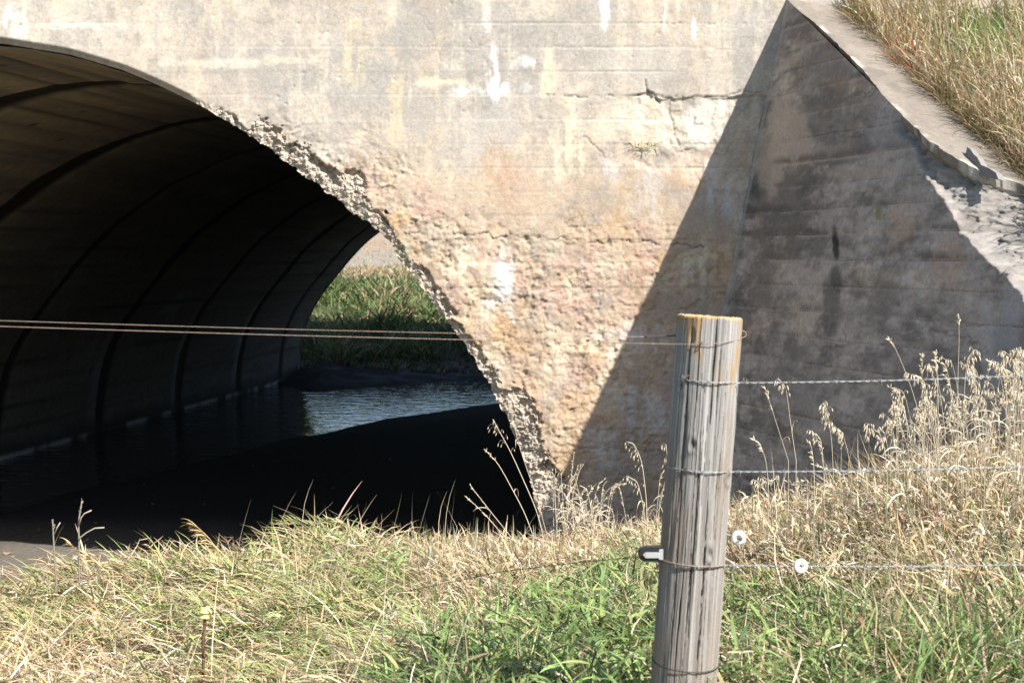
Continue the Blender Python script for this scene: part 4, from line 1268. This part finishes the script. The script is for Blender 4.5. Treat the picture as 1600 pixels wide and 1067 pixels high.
cp_ = mixc(cp_, [.46, .25, .05], sm(.012, .0, PH - HH) * sm(-.5, .3, fbm(arc * 30, HH * 0, 3, 807)) * .8)
cp_ = mixc(cp_, [.07, .06, .05], ckm * .72)
Vp = Pp.reshape(-1, 3)
i = np.arange(nz - 1)[:, None] * nth; j = np.arange(nth)[None, :]; k = (j + 1) % nth
Qp = np.stack([i + j, i + k, i + nth + k, i + nth + j], -1).reshape(-1, 4)
cp_ = cp_ * np.array([.93, .905, .865])
mesh_np('shaft', Vp, Qp, M_wood, post, cp_.reshape(-1, 3))
# sawn top
nrg = 26
rr = np.linspace(1, 0.001, nrg)
rim = Pp[-1]
cen_ = rim.mean(0)
tp = cen_[None, None, :] + (rim[None, :, :] - cen_[None, None, :]) * rr[:, None, None]
RR, TT = np.meshgrid(rr, th, indexing='ij')
tp = tp + axu * (.002 * np.sin(RR * 60) + .004 * fbm(RR * np.cos(TT) * 5, RR * np.sin(TT) * 5, 3, 811) - .0)[..., None] * sm(1, .95, RR)[..., None]
ct_ = np.zeros(RR.shape + (3,)) + np.array([.40, .33, .24]); ct_ = mixc(ct_, [.55, .33, .09], sm(-.1, .4, fbm(RR * np.cos(TT) * 6, RR * np.sin(TT) * 6, 3, 813)))
i = np.arange(nrg - 1)[:, None] * nth
Qt = np.stack([i + j, i + k, i + nth + k, i + nth + j], -1).reshape(-1, 4)
mesh_np('sawn_top', tp.reshape(-1, 3), Qt, M_wood, post, ct_.reshape(-1, 3))


def post_pt(h, ang, r):
    """point on or off the post: height along it, angle (0 right, -90 deg towards the viewer)"""
    return PB + axu * h + r * (u1 * math.cos(ang) + u2 * math.sin(ang))


def h_at(py, px=1100):
    p = at(px, py, 3.91)
    return np.dot(p - PB, axu)


# ------------------------------------------------------------------ wires
def helix_wire(P, rad, off, pitch, phase):
    P = np.asarray(P)
    sl_ = np.concatenate([[0], np.cumsum(np.linalg.norm(np.diff(P, axis=0), axis=1))])
    n = int(sl_[-1] / pitch * 8) + 2
    s = np.linspace(0, sl_[-1], n)
    Q_ = np.stack([np.interp(s, sl_, P[:, k]) for k in range(3)], -1)
    T = np.gradient(Q_, axis=0); T /= np.linalg.norm(T, axis=1)[:, None]
    A = np.cross(T, [0, 0, 1.0]); A /= np.linalg.norm(A, axis=1)[:, None]; B = np.cross(T, A)
    a = 2 * math.pi * s / pitch + phase
    return Q_ + off * (A * np.cos(a)[:, None] + B * np.sin(a)[:, None])


def wrap(h, a0, a1, r=PR + .004, n=40, dh=0.0):
    return [post_pt(h + dh * q, a0 + (a1 - a0) * q, r) for q in np.linspace(0, 1, n)]


def barbed(yl, yr, label, ybend=0, rustb=False, sag=.004):
    h = h_at(yl)
    wr_ = wrap(h, math.pi * 1.06, 2 * math.pi - .55, PR + .0035, 36, 0)
    end = at(1600, yr, 3.95)
    e2 = at(2600, yr + (yr - yl) * 2.2, 3.9)
    start = wr_[-1]
    line = [start + (end - start) * q + np.array([0, 0, -sag * math.sin(math.pi * q)]) for q in np.linspace(.03, 1, 20)] + [end + (e2 - end) * q for q in np.linspace(.05, 1, 12)]
    root = thing('barbed_wire', label, 'barbed wire', tuple(start), 'barbed wires strung to the right of the post')
    P = np.array(wr_ + line)
    mb = MB(); mb.tube(helix_wire(P, .0016, .0013, .045, 0), .00105, 5); mb.build('strand', M_galv, root)
    mb = MB(); mb.tube(helix_wire(P, .0016, .0013, .045, math.pi), .00105, 5); mb.build('strand', M_galv, root)
    sl_ = np.concatenate([[0], np.cumsum(np.linalg.norm(np.diff(P, axis=0), axis=1))])
    s = .12
    kk = 0
    while s < sl_[-1] - .05:
        q = np.array([np.interp(s, sl_, P[:, k]) for k in range(3)]); q2 = np.array([np.interp(s + .01, sl_, P[:, k]) for k in range(3)])
        T = (q2 - q) / np.linalg.norm(q2 - q); A = np.cross(T, [0, 0, 1.0]); A /= np.linalg.norm(A); B = np.cross(T, A)
        mb = MB()
        a = np.linspace(0, 4 * math.pi, 18) + rng.uniform(0, 6)
        coil = [q + T * (x_ * .010 / (4 * math.pi)) + .0042 * (A * math.cos(x_) + B * math.sin(x_)) for x_ in a]
        d0 = A * math.cos(a[0] + 2) + B * math.sin(a[0] + 2); d1 = A * math.cos(a[-1] + 1) + B * math.sin(a[-1] + 1)
        mb.tube([coil[0] + d0 * .014] + coil + [coil[-1] + d1 * .014], .0011, 4)
        mb.build('barb', M_rust if (rustb and kk % 3 != 0) else M_galv, root)
        s += .125; kk += 1
    return root


barbed(597, 587, 'topmost barbed wire running right from the post, with rusty barbs', rustb=True)
barbed(738, 729, 'middle barbed wire running right just over the dry grass tops')
barbed(886, 882, 'lowest barbed wire running right through the grass, threading a white insulator')


def sub(o_name, pts_, r, mat, root, sides=6, c=(1, 1, 1)):
    mb = MB(); mb.tube(pts_, r, sides, c); return mb.build(o_name, mat, root)


# rusty smooth wires to the left
h = h_at(540)
a0 = -2.35
wl_ = wrap(h, -math.pi * 1.15, -.15, PR + .0035, 40, .006)
pl0 = at(0, 510, 4.0); pl1 = at(-1800, 505, 4.0)
tailcurl = [wl_[-1] + u1 * (.012 * math.sin(q * 3.5)) + axu * (.012 * (1 - math.cos(q * 3.5))) - u1 * .0 for q in np.linspace(.1, 1, 10)]
root = thing('smooth_wire', 'lower rusty smooth wire of the pair, wrapped around the front of the post', 'wire', tuple(wl_[0]), 'rusty wire pair strung to the left of the post')
root_line = [pl1 + (pl0 - pl1) * q for q in np.linspace(0, 1, 12)]
tgt = post_pt(h, -2.2, PR + .006)
root_line += [pl0 + (tgt - pl0) * q + np.array([0, 0, -.004 * math.sin(math.pi * q)]) for q in np.linspace(.05, 1, 24)]
sub('strand', root_line + [post_pt(h + .001 * k_, a_, PR + .004) for k_, a_ in enumerate(np.linspace(-2.05, -.25, 26))], .0011, M_rust, root)
sub('curled_end', [post_pt(h + .026, -.25, PR + .004)] + list(np.array(post_pt(h + .026, -.2, PR + .004)) + np.array([u1 * .012 * math.sin(q) + axu * .016 * (1 - math.cos(q)) * .6 for q in np.linspace(.3, 4.6, 14)])), .0012, M_rust, root)
root = thing('smooth_wire', 'upper rusty smooth wire of the pair, spliced dark just left of the post', 'wire', tuple(at(1010, 527, 4.02)), 'rusty wire pair strung to the left of the post')
q0 = at(-1800, 496, 4.0); q1 = at(0, 501, 4.0); q2 = at(1012, 526.5, 4.0); q3 = post_pt(h_at(529), math.pi, PR + .001)
sub('strand', [q0 + (q1 - q0) * q for q in np.linspace(0, 1, 10)] + [q1 + (q2 - q1) * q + np.array([0, 0, -.004 * math.sin(math.pi * q)]) for q in np.linspace(.04, 1, 24)], .00095, M_rust, root)
sub('splice', [q2 - np.array([.01, 0, 0]), q2, (q2 + q3) / 2, q3], .0021, M_darkwire, root)

# staples holding the wires
for y_, ang_ in ((594, -2.25), (738, -2.1), (886, -1.2), (540, -1.9)):
    hs = h_at(y_)
    sub('staple', [post_pt(hs + dz_, ang_ + da_, PR + dr_) for dz_, da_, dr_ in ((.008, .03, -.006), (.009, .03, .006), (.004, .01, .0085), (-.004, -.01, .0085), (-.009, -.03, .006), (-.008, -.03, -.006))], .0017, M_rod, post, 6)

# bands of tie wire on the post
for (y_, lab, mt, a1) in [(1046, 'dark wire tied round the foot of the post near the ground', M_darkwire, None)]:
    h_ = h_at(y_, 1075)
    root = thing('tie_wire', lab, 'wire', tuple(post_pt(h_, -math.pi / 2, PR)))
    sub('loop', [post_pt(h_ - .01 * math.sin((q - math.pi)) * .6, q, PR + .005) for q in np.linspace(0, 2 * math.pi, 60)], .0016, mt, root)
h_ = h_at(888)
root = thing('tie_wire', 'rust coloured tie wire wrapped round the post below the clip, with a loose tail', 'wire', tuple(post_pt(h_, -math.pi / 2, PR)))
sub('loop', [post_pt(h_ + .005, q, PR + .007) for q in np.linspace(math.pi * 1.02, 2 * math.pi - .5, 40)], .0019, M_rust, root)
p0 = post_pt(h_ + .004, math.pi * 1.04, PR + .006)
sub('tail', [p0, p0 + np.array([-.002, -.006, -.015]), p0 + np.array([-.008, -.008, -.04]), p0 + np.array([-.014, -.004, -.056])], .0013, M_rust, root)
sub('knot', [p0 + .004 * np.array([math.cos(q), 0, math.sin(q)]) + np.array([.0004 * q, 0, 0]) for q in np.linspace(0, 12, 40)], .0014, M_rust, root)

# electric strand through the grass and its yellow insulator on a rod
ypos = at(320, 957, 5.5)
root = thing('rod_insulator', 'pale yellow plastic insulator on a thin rusty rod in the left grass', 'insulator', tuple(at(318, 1062, 5.5)))
rodp = [at(320, 945, 5.5), at(320, 975, 5.5), at(317, 1000, 5.5), at(318, 1030, 5.5), at(316, 1090, 5.5)]
sub('rod', rodp, .0065, M_rod, root, 8)
mb = MB()
mb.lathe([(.001, .022), (.016, .024), (.018, .020), (.018, .009), (.022, .007), (.023, .004), (.022, 0), (.017, -.002), (.017, -.011), (.022, -.013), (.023, -.018), (.021, -.022), (.013, -.024), (.001, -.022)], ypos, (0, 0, 1), 22)
mb.build('insulator_body', M_yellow, root)
mb = MB()
cl0 = ypos + np.array([.018, -.006, .0])
mb.tube([cl0 + np.array([.0, 0, -.012]), cl0 + np.array([.008, -.006, -.010]), cl0 + np.array([.010, -.008, .004]), cl0 + np.array([.004, -.008, .014]), cl0 + np.array([-.006, -.006, .013])], .004, 8)
mb.build('clip', M_yellow, root)
root = thing('electric_strand', 'thin dark fence strand crossing the grass from the rod insulator to the post', 'wire', tuple(ypos))
ww = [at(-260, 1165, 3.4), at(30, 1056, 4.3), at(166, 1007, 4.9), at(300, 961, 5.45), at(330, 958, 5.46), at(430, 954, 5.3), at(546, 938, 5.1), at(647, 921, 4.85), at(780, 893, 4.6), at(900, 879, 4.3), at(1004, 869, 4.0)]
sl_ = np.linspace(0, len(ww) - 1, 80)
wwi = np.stack([np.interp(sl_, range(len(ww)), np.array(ww)[:, k_]) for k_ in range(3)], -1)
sub('strand', wwi, .0011, M_darkwire, root, 5)

# clip insulator on the left side of the post
pc = at(1019, 866, 3.93)
root = thing('clip_insulator', 'black plastic clip insulator with pale face and rusty screw on left side of post', 'insulator', tuple(pc))
s_ = 3.93 / F


def slab(cx, cy, w_, h_, dpt, y0_, mat, name, rl=.5, n=10):
    """upright rounded plate: rounded end on the left"""
    mb = MB()
    pts2 = []
    hw, hh_ = w_ / 2, h_ / 2
    r_ = hh_ * rl * 2 if rl <= .5 else hh_
    for a in np.linspace(math.pi / 2, math.pi, n): pts2.append((-hw + r_ + r_ * math.cos(a), hh_ - r_ + r_ * math.sin(a)))
    for a in np.linspace(math.pi, 1.5 * math.pi, n): pts2.append((-hw + r_ + r_ * math.cos(a), -hh_ + r_ + r_ * math.sin(a)))
    pts2 += [(hw, -hh_), (hw, hh_)]
    k_ = len(pts2)
    c0 = at(cx, cy, y0_)
    fr0 = [c0 + np.array([a * .93, 0, b * .93]) for a, b in pts2]; fr1 = [c0 + np.array([a, .003, b]) for a, b in pts2]; bk = [c0 + np.array([a, dpt, b]) for a, b in pts2]
    V_ = fr0 + fr1 + bk + [c0, c0 + np.array([0, dpt, 0])]
    q4 = [(i_, (i_ + 1) % k_, k_ + (i_ + 1) % k_, k_ + i_) for i_ in range(k_)] + [(k_ + i_, k_ + (i_ + 1) % k_, 2 * k_ + (i_ + 1) % k_, 2 * k_ + i_) for i_ in range(k_)]
    q3 = [(3 * k_, (i_ + 1) % k_, i_) for i_ in range(k_)] + [(3 * k_ + 1, 2 * k_ + i_, 2 * k_ + (i_ + 1) % k_) for i_ in range(k_)]
    mb.add(V_, q4, q3)
    return mb.build(name, mat, root, False)


slab(1017, 866, 39 * s_, 24 * s_, .022, 3.925, M_black, 'backing', .5)
slab(1018, 867.5, 25 * s_, 9 * s_, .008, 3.919, M_pale, 'face_plate', .5)
slab(1033, 866.5, 7 * s_, 17 * s_, .030, 3.921, M_pale, 'bracket', .12)
mb = MB(); o_ = at(1006.5, 867.5, 3.9185)
mb.lathe([(.0001, -.0025), (.003, -.002), (.0045, 0), (.0045, .002)], o_, (0, 1, 0), 14); mb.build('screw', M_rust, root)


# white ceramic discs
def disc(px_, py_, Y_, label, tilt_, r_=.0205):
    o_ = at(px_, py_, Y_)
    root = thing('ring_insulator', label, 'insulator', tuple(o_), 'white ring insulators by the post')
    mb = MB()
    ri, ro, t_h = .0052, r_, .008
    prof_ = []
    for a in np.linspace(0, 2 * math.pi, 22)[:-1]:
        rr_ = (ri + ro) / 2 + (ro - ri) / 2 * np.sign(math.cos(a)) * abs(math.cos(a)) ** .7
        prof_.append((rr_, t_h * np.sign(math.sin(a)) * abs(math.sin(a)) ** .7 * (1 if rr_ > .008 else .9)))
    mb.lathe(prof_, o_, tilt_, 32, closed=True)
    mb.build('ring', M_white, root)
    return root, o_


root, o_ = disc(1154, 840, 3.97, 'white ring insulator nailed to the right edge of the post', (.25, 1, .12))
mb = MB(); mb.tube([o_ + np.array([.004, -.012, -.001]), o_ + np.array([-.03, .03, 0])], .002, 8); mb.lathe([(.0001, -.002), (.0045, -.0015), (.0045, .001)], o_ + np.array([.004, -.012, -.001]), (0, 1, 0), 12)
mb.build('nail', M_rod, root)
root, o_ = disc(1251, 884, 3.945, 'white ring insulator threaded on the lowest barbed wire', (-.1, 1, .05))


# ------------------------------------------------------------------ seed stalks
def spindle(mb, p, d, ln_, wd_, c_):
    d = d / (np.linalg.norm(d) + 1e-9)
    mb.tube([p, p + d * ln_ * .35, p + d * ln_ * .7, p + d * ln_], [wd_ * .25, wd_ * .5, wd_ * .38, wd_ * .06], 4, c_, False)


def stalk(pts_px, Y, label, style='oat', size=.10, group=None, col=PALE, r=.0016, nleaf=1, name='seed_stalk', n_spk=22, side=-1):
    P = np.array([at(a, b_, Y) for a, b_ in pts_px])
    P[:, 1] += np.linspace(0, 1, len(P)) * rng.uniform(-.06, .02)
    # smooth the drawn line
    s = np.linspace(0, len(P) - 1, 24)
    P = np.stack([np.interp(s, range(len(P)), P[:, k_]) for k_ in range(3)], -1)
    for _ in range(3): P[1:-1] = (P[:-2] + P[1:-1] * 2 + P[2:]) / 4
    zb_ = float(ground_z(P[0, 0], P[0, 1]))
    if P[0, 2] > zb_:
        P = np.vstack([[P[0, 0], P[0, 1], zb_ - .02], P])
    root = thing(name, label, 'grass stalk' if name == 'seed_stalk' else 'weed stalk', tuple(P[0]), group)
    mb = MB(); mb.tube(P, np.linspace(r, r * .55, len(P)), 5, col * rng.uniform(.85, 1.05)); mb.build('stem', M_stalk, root)
    tipd = P[-1] - P[-4]; tipd /= np.linalg.norm(tipd)
    L_ = np.concatenate([[0], np.cumsum(np.linalg.norm(np.diff(P, axis=0), axis=1))]); tot = L_[-1]
    mb = MB()
    rq = np.linspace(tot - size, tot, 8)
    mb.tube(np.stack([np.interp(rq, L_, P[:, kk]) for kk in range(3)], -1), r * .62, 4, col)
    if style == 'oat':
        for k_ in range(n_spk):
            f = tot - size * rng.uniform(0, 1.0)
            q = np.array([np.interp(f, L_, P[:, kk]) for kk in range(3)])
            out = np.array([side * abs(rng.normal(.5, .5)) + rng.normal(0, .3), rng.normal(0, .5), .3])
            out /= np.linalg.norm(out)
            l1 = size * rng.uniform(.15, .42)
            e = q + out * l1 * .7 + np.array([0, 0, -.25 * l1])
            mb.tube([q, q + out * l1 * .45 + np.array([0, 0, .06 * l1]), e], .0006, 3, col, False)
            spindle(mb, e, np.array([out[0] * .35, out[1] * .3, -1.0]), rng.uniform(.016, .028), .0062, col * rng.uniform(.9, 1.2))
    elif style == 'spike':
        for k_ in range(int(n_spk * 1.3)):
            f = tot - size * rng.uniform(0, 1.0)
            q = np.array([np.interp(f, L_, P[:, kk]) for kk in range(3)])
            d = tipd + rng.normal(0, .42, 3)
            spindle(mb, q, d, rng.uniform(.014, .026), .0055, col * rng.uniform(.8, 1.2))
    elif style == 'plume':
        for k_ in range(n_spk * 2):
            f = tot - size * rng.uniform(0, 1.0)
            q = np.array([np.interp(f, L_, P[:, kk]) for kk in range(3)])
            d = tipd * .7 + np.array([side * .7, 0, -.25]) + rng.normal(0, .4, 3)
            V_, Q_, C_ = blades(np.array([q]), np.array([size * rng.uniform(.25, .5)]), np.array([.009]), np.array([math.atan2(d[1], d[0])]), np.array([rng.uniform(.6, 1.2)]), np.array([rng.uniform(.4, 1.3)]), np.array([col * rng.uniform(.8, 1.15)]), 4)
            mb.add(V_, Q_, None, C_)
    mb.build('seed_head', M_stalk, root)
    for k_ in range(nleaf):
        f = tot * rng.uniform(.35, .75)
        q = np.array([np.interp(f, L_, P[:, kk]) for kk in range(3)])
        V_, Q_, C_ = blades(np.array([q]), np.array([rng.uniform(.10, .2)]), np.array([.007]), np.array([rng.uniform(0, 6.28)]), np.array([rng.uniform(.3, .8)]), np.array([rng.uniform(1.2, 3)]), np.array([col]), 7)
        mesh_np('leaf', V_, Q_, M_stalk, root, C_, False)
    return root


GA = 'seed stalks by the foot of the arch'
stalk([(858, 880), (840, 800), (800, 710), (770, 655)], 10.6, 'tall dry stalk drooping left over the dark opening, tallest at the arch foot', 'oat', .28, GA, n_spk=14, r=.004)
stalk([(866, 880), (840, 780), (812, 700), (800, 650), (797, 625)], 10.8, 'bare thin stalk standing against the rubble edge of the arch foot', 'spike', .06, GA, n_spk=9, r=.003)
stalk([(850, 885), (820, 800), (780, 725), (757, 700)], 10.4, 'dry stalk with a small nodding tip, second tallest over the dark opening', 'spike', .14, GA, n_spk=10, r=.0035)
stalk([(845, 890), (800, 840), (760, 790), (735, 757)], 10.2, 'forked looking dry stalk leaning far left over the dark opening', 'spike', .22, GA, n_spk=16, r=.0035)
stalk([(835, 890), (790, 840), (755, 800), (727, 775)], 10.2, 'lowest dry stalk leaning left over the dark opening', 'spike', .22, GA, n_spk=16, r=.0035)
stalk([(880, 870), (888, 790), (893, 740), (897, 705)], 11.0, 'upright pale stalk where the sunlit headwall meets the shade', 'spike', .16, GA, n_spk=14, r=.0035, nleaf=3)
stalk([(900, 870), (893, 780), (905, 735), (912, 725)], 11.0, 'bent pale stalk just right of the shadow edge foot', 'oat', .14, GA, n_spk=10, r=.0035, nleaf=3)
stalk([(872, 870), (868, 800), (865, 750), (862, 730)], 11.0, 'short leafy pale stalk at the arch foot', 'spike', .10, GA, n_spk=6, r=.003, nleaf=4)
stalk([(1012, 850), (1010, 780), (1003, 720), (990, 692), (980, 690)], 8.6, 'nodding oat stalk in front of the shaded wall left of the post', 'oat', .2, GA, n_spk=18, r=.003)
stalk([(1010, 850), (1005, 790), (995, 750), (978, 742)], 8.4, 'low drooping oat stalk left of the post', 'oat', .16, GA, n_spk=14, r=.003)
stalk([(1040, 800), (1045, 740), (1041, 695)], 8.0, 'small oat head just beside the left edge of the post', 'oat', .12, GA, n_spk=8, r=.0025)

GB = 'seed stalks right of the post'
stalk([(1244, 720), (1235, 660), (1228, 605), (1215, 590)], 6.4, 'nodding oat stalk whose head crosses the topmost barbed wire', 'oat', .11, GB, n_spk=12)
stalk([(1232, 720), (1215, 670), (1200, 625), (1192, 605)], 6.4, 'forked slim stalk just right of the post top', 'spike', .12, GB, n_spk=10)
stalk([(1302, 740), (1300, 690), (1295, 650), (1290, 630)], 6.6, 'thick bushy oat head, tallest between the post and frame middle', 'oat', .11, GB, n_spk=34, side=-1)
stalk([(1330, 735), (1322, 700), (1312, 672), (1300, 665)], 6.5, 'low bushy oat head beside the thick one', 'oat', .09, GB, n_spk=28)
stalk([(1445, 680), (1425, 610), (1405, 560), (1392, 535), (1386, 530)], 6.3, 'long bare stalk arching left above the topmost wire', 'spike', .05, GB, n_spk=9)
stalk([(1497, 690), (1496, 600), (1498, 530), (1497, 494)], 6.2, 'tallest straight stalk crossing the topmost wire', 'spike', .05, GB, n_spk=7)
stalk([(1505, 690), (1508, 600), (1513, 560), (1524, 548)], 6.2, 'thick nodding oat head just right of the tallest stalk', 'oat', .12, GB, n_spk=26, side=1)
stalk([(1441, 690), (1440, 620), (1438, 570), (1437, 552)], 6.4, 'straight narrow spike, left one of two crossing the topmost wire', 'spike', .10, GB, n_spk=18)
stalk([(1466, 690), (1466, 620), (1464, 570), (1461, 552)], 6.4, 'straight narrow spike, right one of two crossing the topmost wire', 'spike', .09, GB, n_spk=18)
stalk([(1404, 740), (1402, 690), (1400, 640), (1400, 628)], 6.6, 'oat head hanging beneath the topmost wire', 'oat', .10, GB, n_spk=24)
stalk([(1356, 740), (1356, 700), (1355, 670), (1353, 660)], 6.6, 'short oat head in front of the black stained wall', 'oat', .08, GB, n_spk=20)
stalk([(1418, 740), (1419, 690), (1416, 650), (1400, 612), (1396, 610)], 6.5, 'oat stalk bowed left just below the topmost wire', 'oat', .09, GB, n_spk=14)
stalk([(1540, 690), (1540, 630), (1540, 580), (1541, 568)], 6.2, 'slim stalk near the right edge crossing the topmost wire', 'spike', .08, GB, n_spk=12)
stalk([(1585, 690), (1583, 640), (1587, 600), (1587, 570)], 6.1, 'slim stalk furthest right crossing the topmost wire', 'spike', .08, GB, n_spk=12)
stalk([(1590, 680), (1580, 640), (1574, 600), (1568, 578)], 6.1, 'curved brown stalk near the right edge', 'spike', .06, GB, n_spk=12, col=STRAW)
for k_ in range(125):
    x0_ = rng.uniform(1160, 1640) if k_ < 24 else 1650 - 270 * rng.uniform() ** 1.3
    y0_ = 750
    top = np.interp(x0_, [1150, 1250, 1380, 1500, 1620], [675, 685, 620, 575, 550]) + rng.uniform(-15, 75)
    lean_ = rng.normal(-6, 14)
    stalk([(x0_, y0_), (x0_ + lean_ * .3, (y0_ + top) / 2), (x0_ + lean_, top + 8), (x0_ + lean_ * 1.6 - 4, top)], rng.uniform(6.0, 8.0), 'pale dry seed stalk in the thick stand of stalks before the shaded wing wall',
          'oat' if rng.uniform() < .55 else 'spike', rng.uniform(.07, .12), 'stand of seed stalks before the wing wall', n_spk=14, nleaf=2)

for k_ in range(60):
    x0_ = 865 + 185 * rng.uniform() ** 1.2
    top = np.interp(x0_, [860, 900, 940, 1000, 1050], [730, 735, 760, 755, 725]) + rng.uniform(-10, 70)
    lean_ = rng.normal(2, 16)
    stalk([(x0_, 900), (x0_ + lean_ * .3, (890 + top) / 2), (x0_ + lean_, top + 8), (x0_ + lean_ * 1.6 + rng.normal(0, 5), top)], rng.uniform(9.6, 11.4), 'pale dry stalk in the tangled clump between the arch foot and the post',
          'oat' if rng.uniform() < .35 else 'spike', rng.uniform(.09, .16), 'clump of dry stalks between the arch foot and the post', n_spk=10, nleaf=4, r=.0024)
GC = 'dead weed stalks over the left bank'
dk = np.array([.30, .25, .20])
r0 = stalk([(124, 905), (124, 850), (123, 815), (129, 782)], 8.2, 'taller grey dead weed stalk with two side twigs at far left', 'spike', .12, GC, col=dk, r=.0075, nleaf=0, name='weed_stalk', n_spk=10)
for pth in ([(122, 846), (127, 838), (135, 832), (148, 825), (163, 824)], [(123, 822), (127, 808), (132, 802), (143, 797)]):
    sub('twig', [at(a, b_, 8.17) for a, b_ in pth], .0045, M_stalk, r0, 5, dk * 1.3)
r0 = stalk([(88, 915), (87, 880), (86, 840), (86, 812)], 8.2, 'shorter grey dead weed stalk with a forked tip at far left', 'spike', .10, GC, col=dk, r=.0075, nleaf=0, name='weed_stalk', n_spk=10)
sub('twig', [at(a, b_, 8.2) for a, b_ in [(86, 832), (89, 824), (94, 816)]], .004, M_stalk, r0, 5, dk * 1.3)
GD = 'golden seed plumes on the left crest'
GOLD = np.array([.52, .38, .19])
stalk([(345, 890), (342, 860), (328, 838), (306, 816)], 8.7, 'golden feathery seed plume, largest on the left crest before the dark water', 'plume', .24, GD, n_spk=30, col=GOLD, name='seed_stalk', r=.004)
stalk([(262, 890), (248, 868), (232, 850)], 8.6, 'small bent golden seed plume left of the largest one', 'plume', .10, GD, n_spk=8, col=GOLD, r=.004)
stalk([(170, 895), (140, 870), (112, 852)], 8.2, 'golden seed plume lying left between the two dead weed stalks', 'plume', .20, GD, n_spk=18, col=GOLD, r=.004)
stalk([(560, 860), (520, 830), (470, 814), (440, 820)], 9.4, 'greenish drooping plume on the grassy hump before the dark opening', 'plume', .25, GD, n_spk=20, col=np.array([.32, .33, .14]), r=.004)
stalk([(580, 860), (555, 830), (530, 814), (512, 818)], 9.4, 'pale drooping plume at the top of the grassy hump', 'plume', .2, GD, n_spk=18, col=np.array([.45, .42, .22]), r=.004)
stalk([(670, 900), (662, 870), (650, 840), (644, 815)], 9.6, 'single thin straw with a tiny tip over the dark opening right of the hump', 'spike', .05, GC, n_spk=9, r=.003, nleaf=0)

# tuft growing from the wall
tuft = at(1008, 232, D)
n = 38
Pn = tuft + np.stack([rng.normal(0, .05, n), np.full(n, .005), rng.normal(0, .015, n)], -1)
V, Q, C = blades(Pn, rng.uniform(.05, .15, n), rng.uniform(.005, .008, n), rng.normal(-1.57, .9, n), rng.uniform(.3, 1.1, n), rng.uniform(.4, 2.2, n), pick(n, [YGREEN, STRAW, GREEN], [2, 2, 1]), 5)
tag(mesh_np('grass_tuft', V, Q, M_grass, None, C, False), 'small yellow green grass tuft sprouting from a crack high in the sunlit headwall', 'grass tuft')

# fallen leaves on the mud
lv = thing('fallen_leaf', 'small orange fallen leaf lying on the mud under the arch', 'leaf', tuple(atz(12, 868, .14)), 'fallen leaves on the mud')
a = np.linspace(0, 2 * math.pi, 13)[:-1]
ol = np.stack([.05 * np.cos(a) * (1 + .25 * np.cos(3 * a)), .035 * np.sin(a) * (1 + .2 * np.cos(5 * a)), .012 * np.cos(2 * a)], -1)
V = np.vstack([ol, [[0, 0, .004]], ol - [0, 0, .002], [[0, 0, .002]]]) + np.array(lv.location) + np.array([0, 0, .012])
Q3 = [(12, i_, (i_ + 1) % 12) for i_ in range(12)] + [(25, 13 + (i_ + 1) % 12, 13 + i_) for i_ in range(12)]
lm = mesh_np('leaf_blade', V, [np.array(Q3)], M_leaf, lv, None, True)
spots = [(62, 874), (20, 872), (110, 880), (225, 762), (240, 790), (360, 700), (395, 730), (150, 820), (320, 790), (520, 765), (180, 700), (610, 720), (60, 830)]
for a_, b_ in spots:
    q = atz(a_, b_, .14)
    q[2] = float(ground_z(q[0], q[1])) + .002
    o = lv.copy(); COL.objects.link(o); o.location = q; o.rotation_euler.z = rng.uniform(0, 6)
    s__ = rng.uniform(.35, .65); o.scale = (s__, s__, s__)
    c2 = lm.copy(); COL.objects.link(c2); c2.parent = o
lv.location.z = float(ground_z(lv.location.x, lv.location.y)) + .002
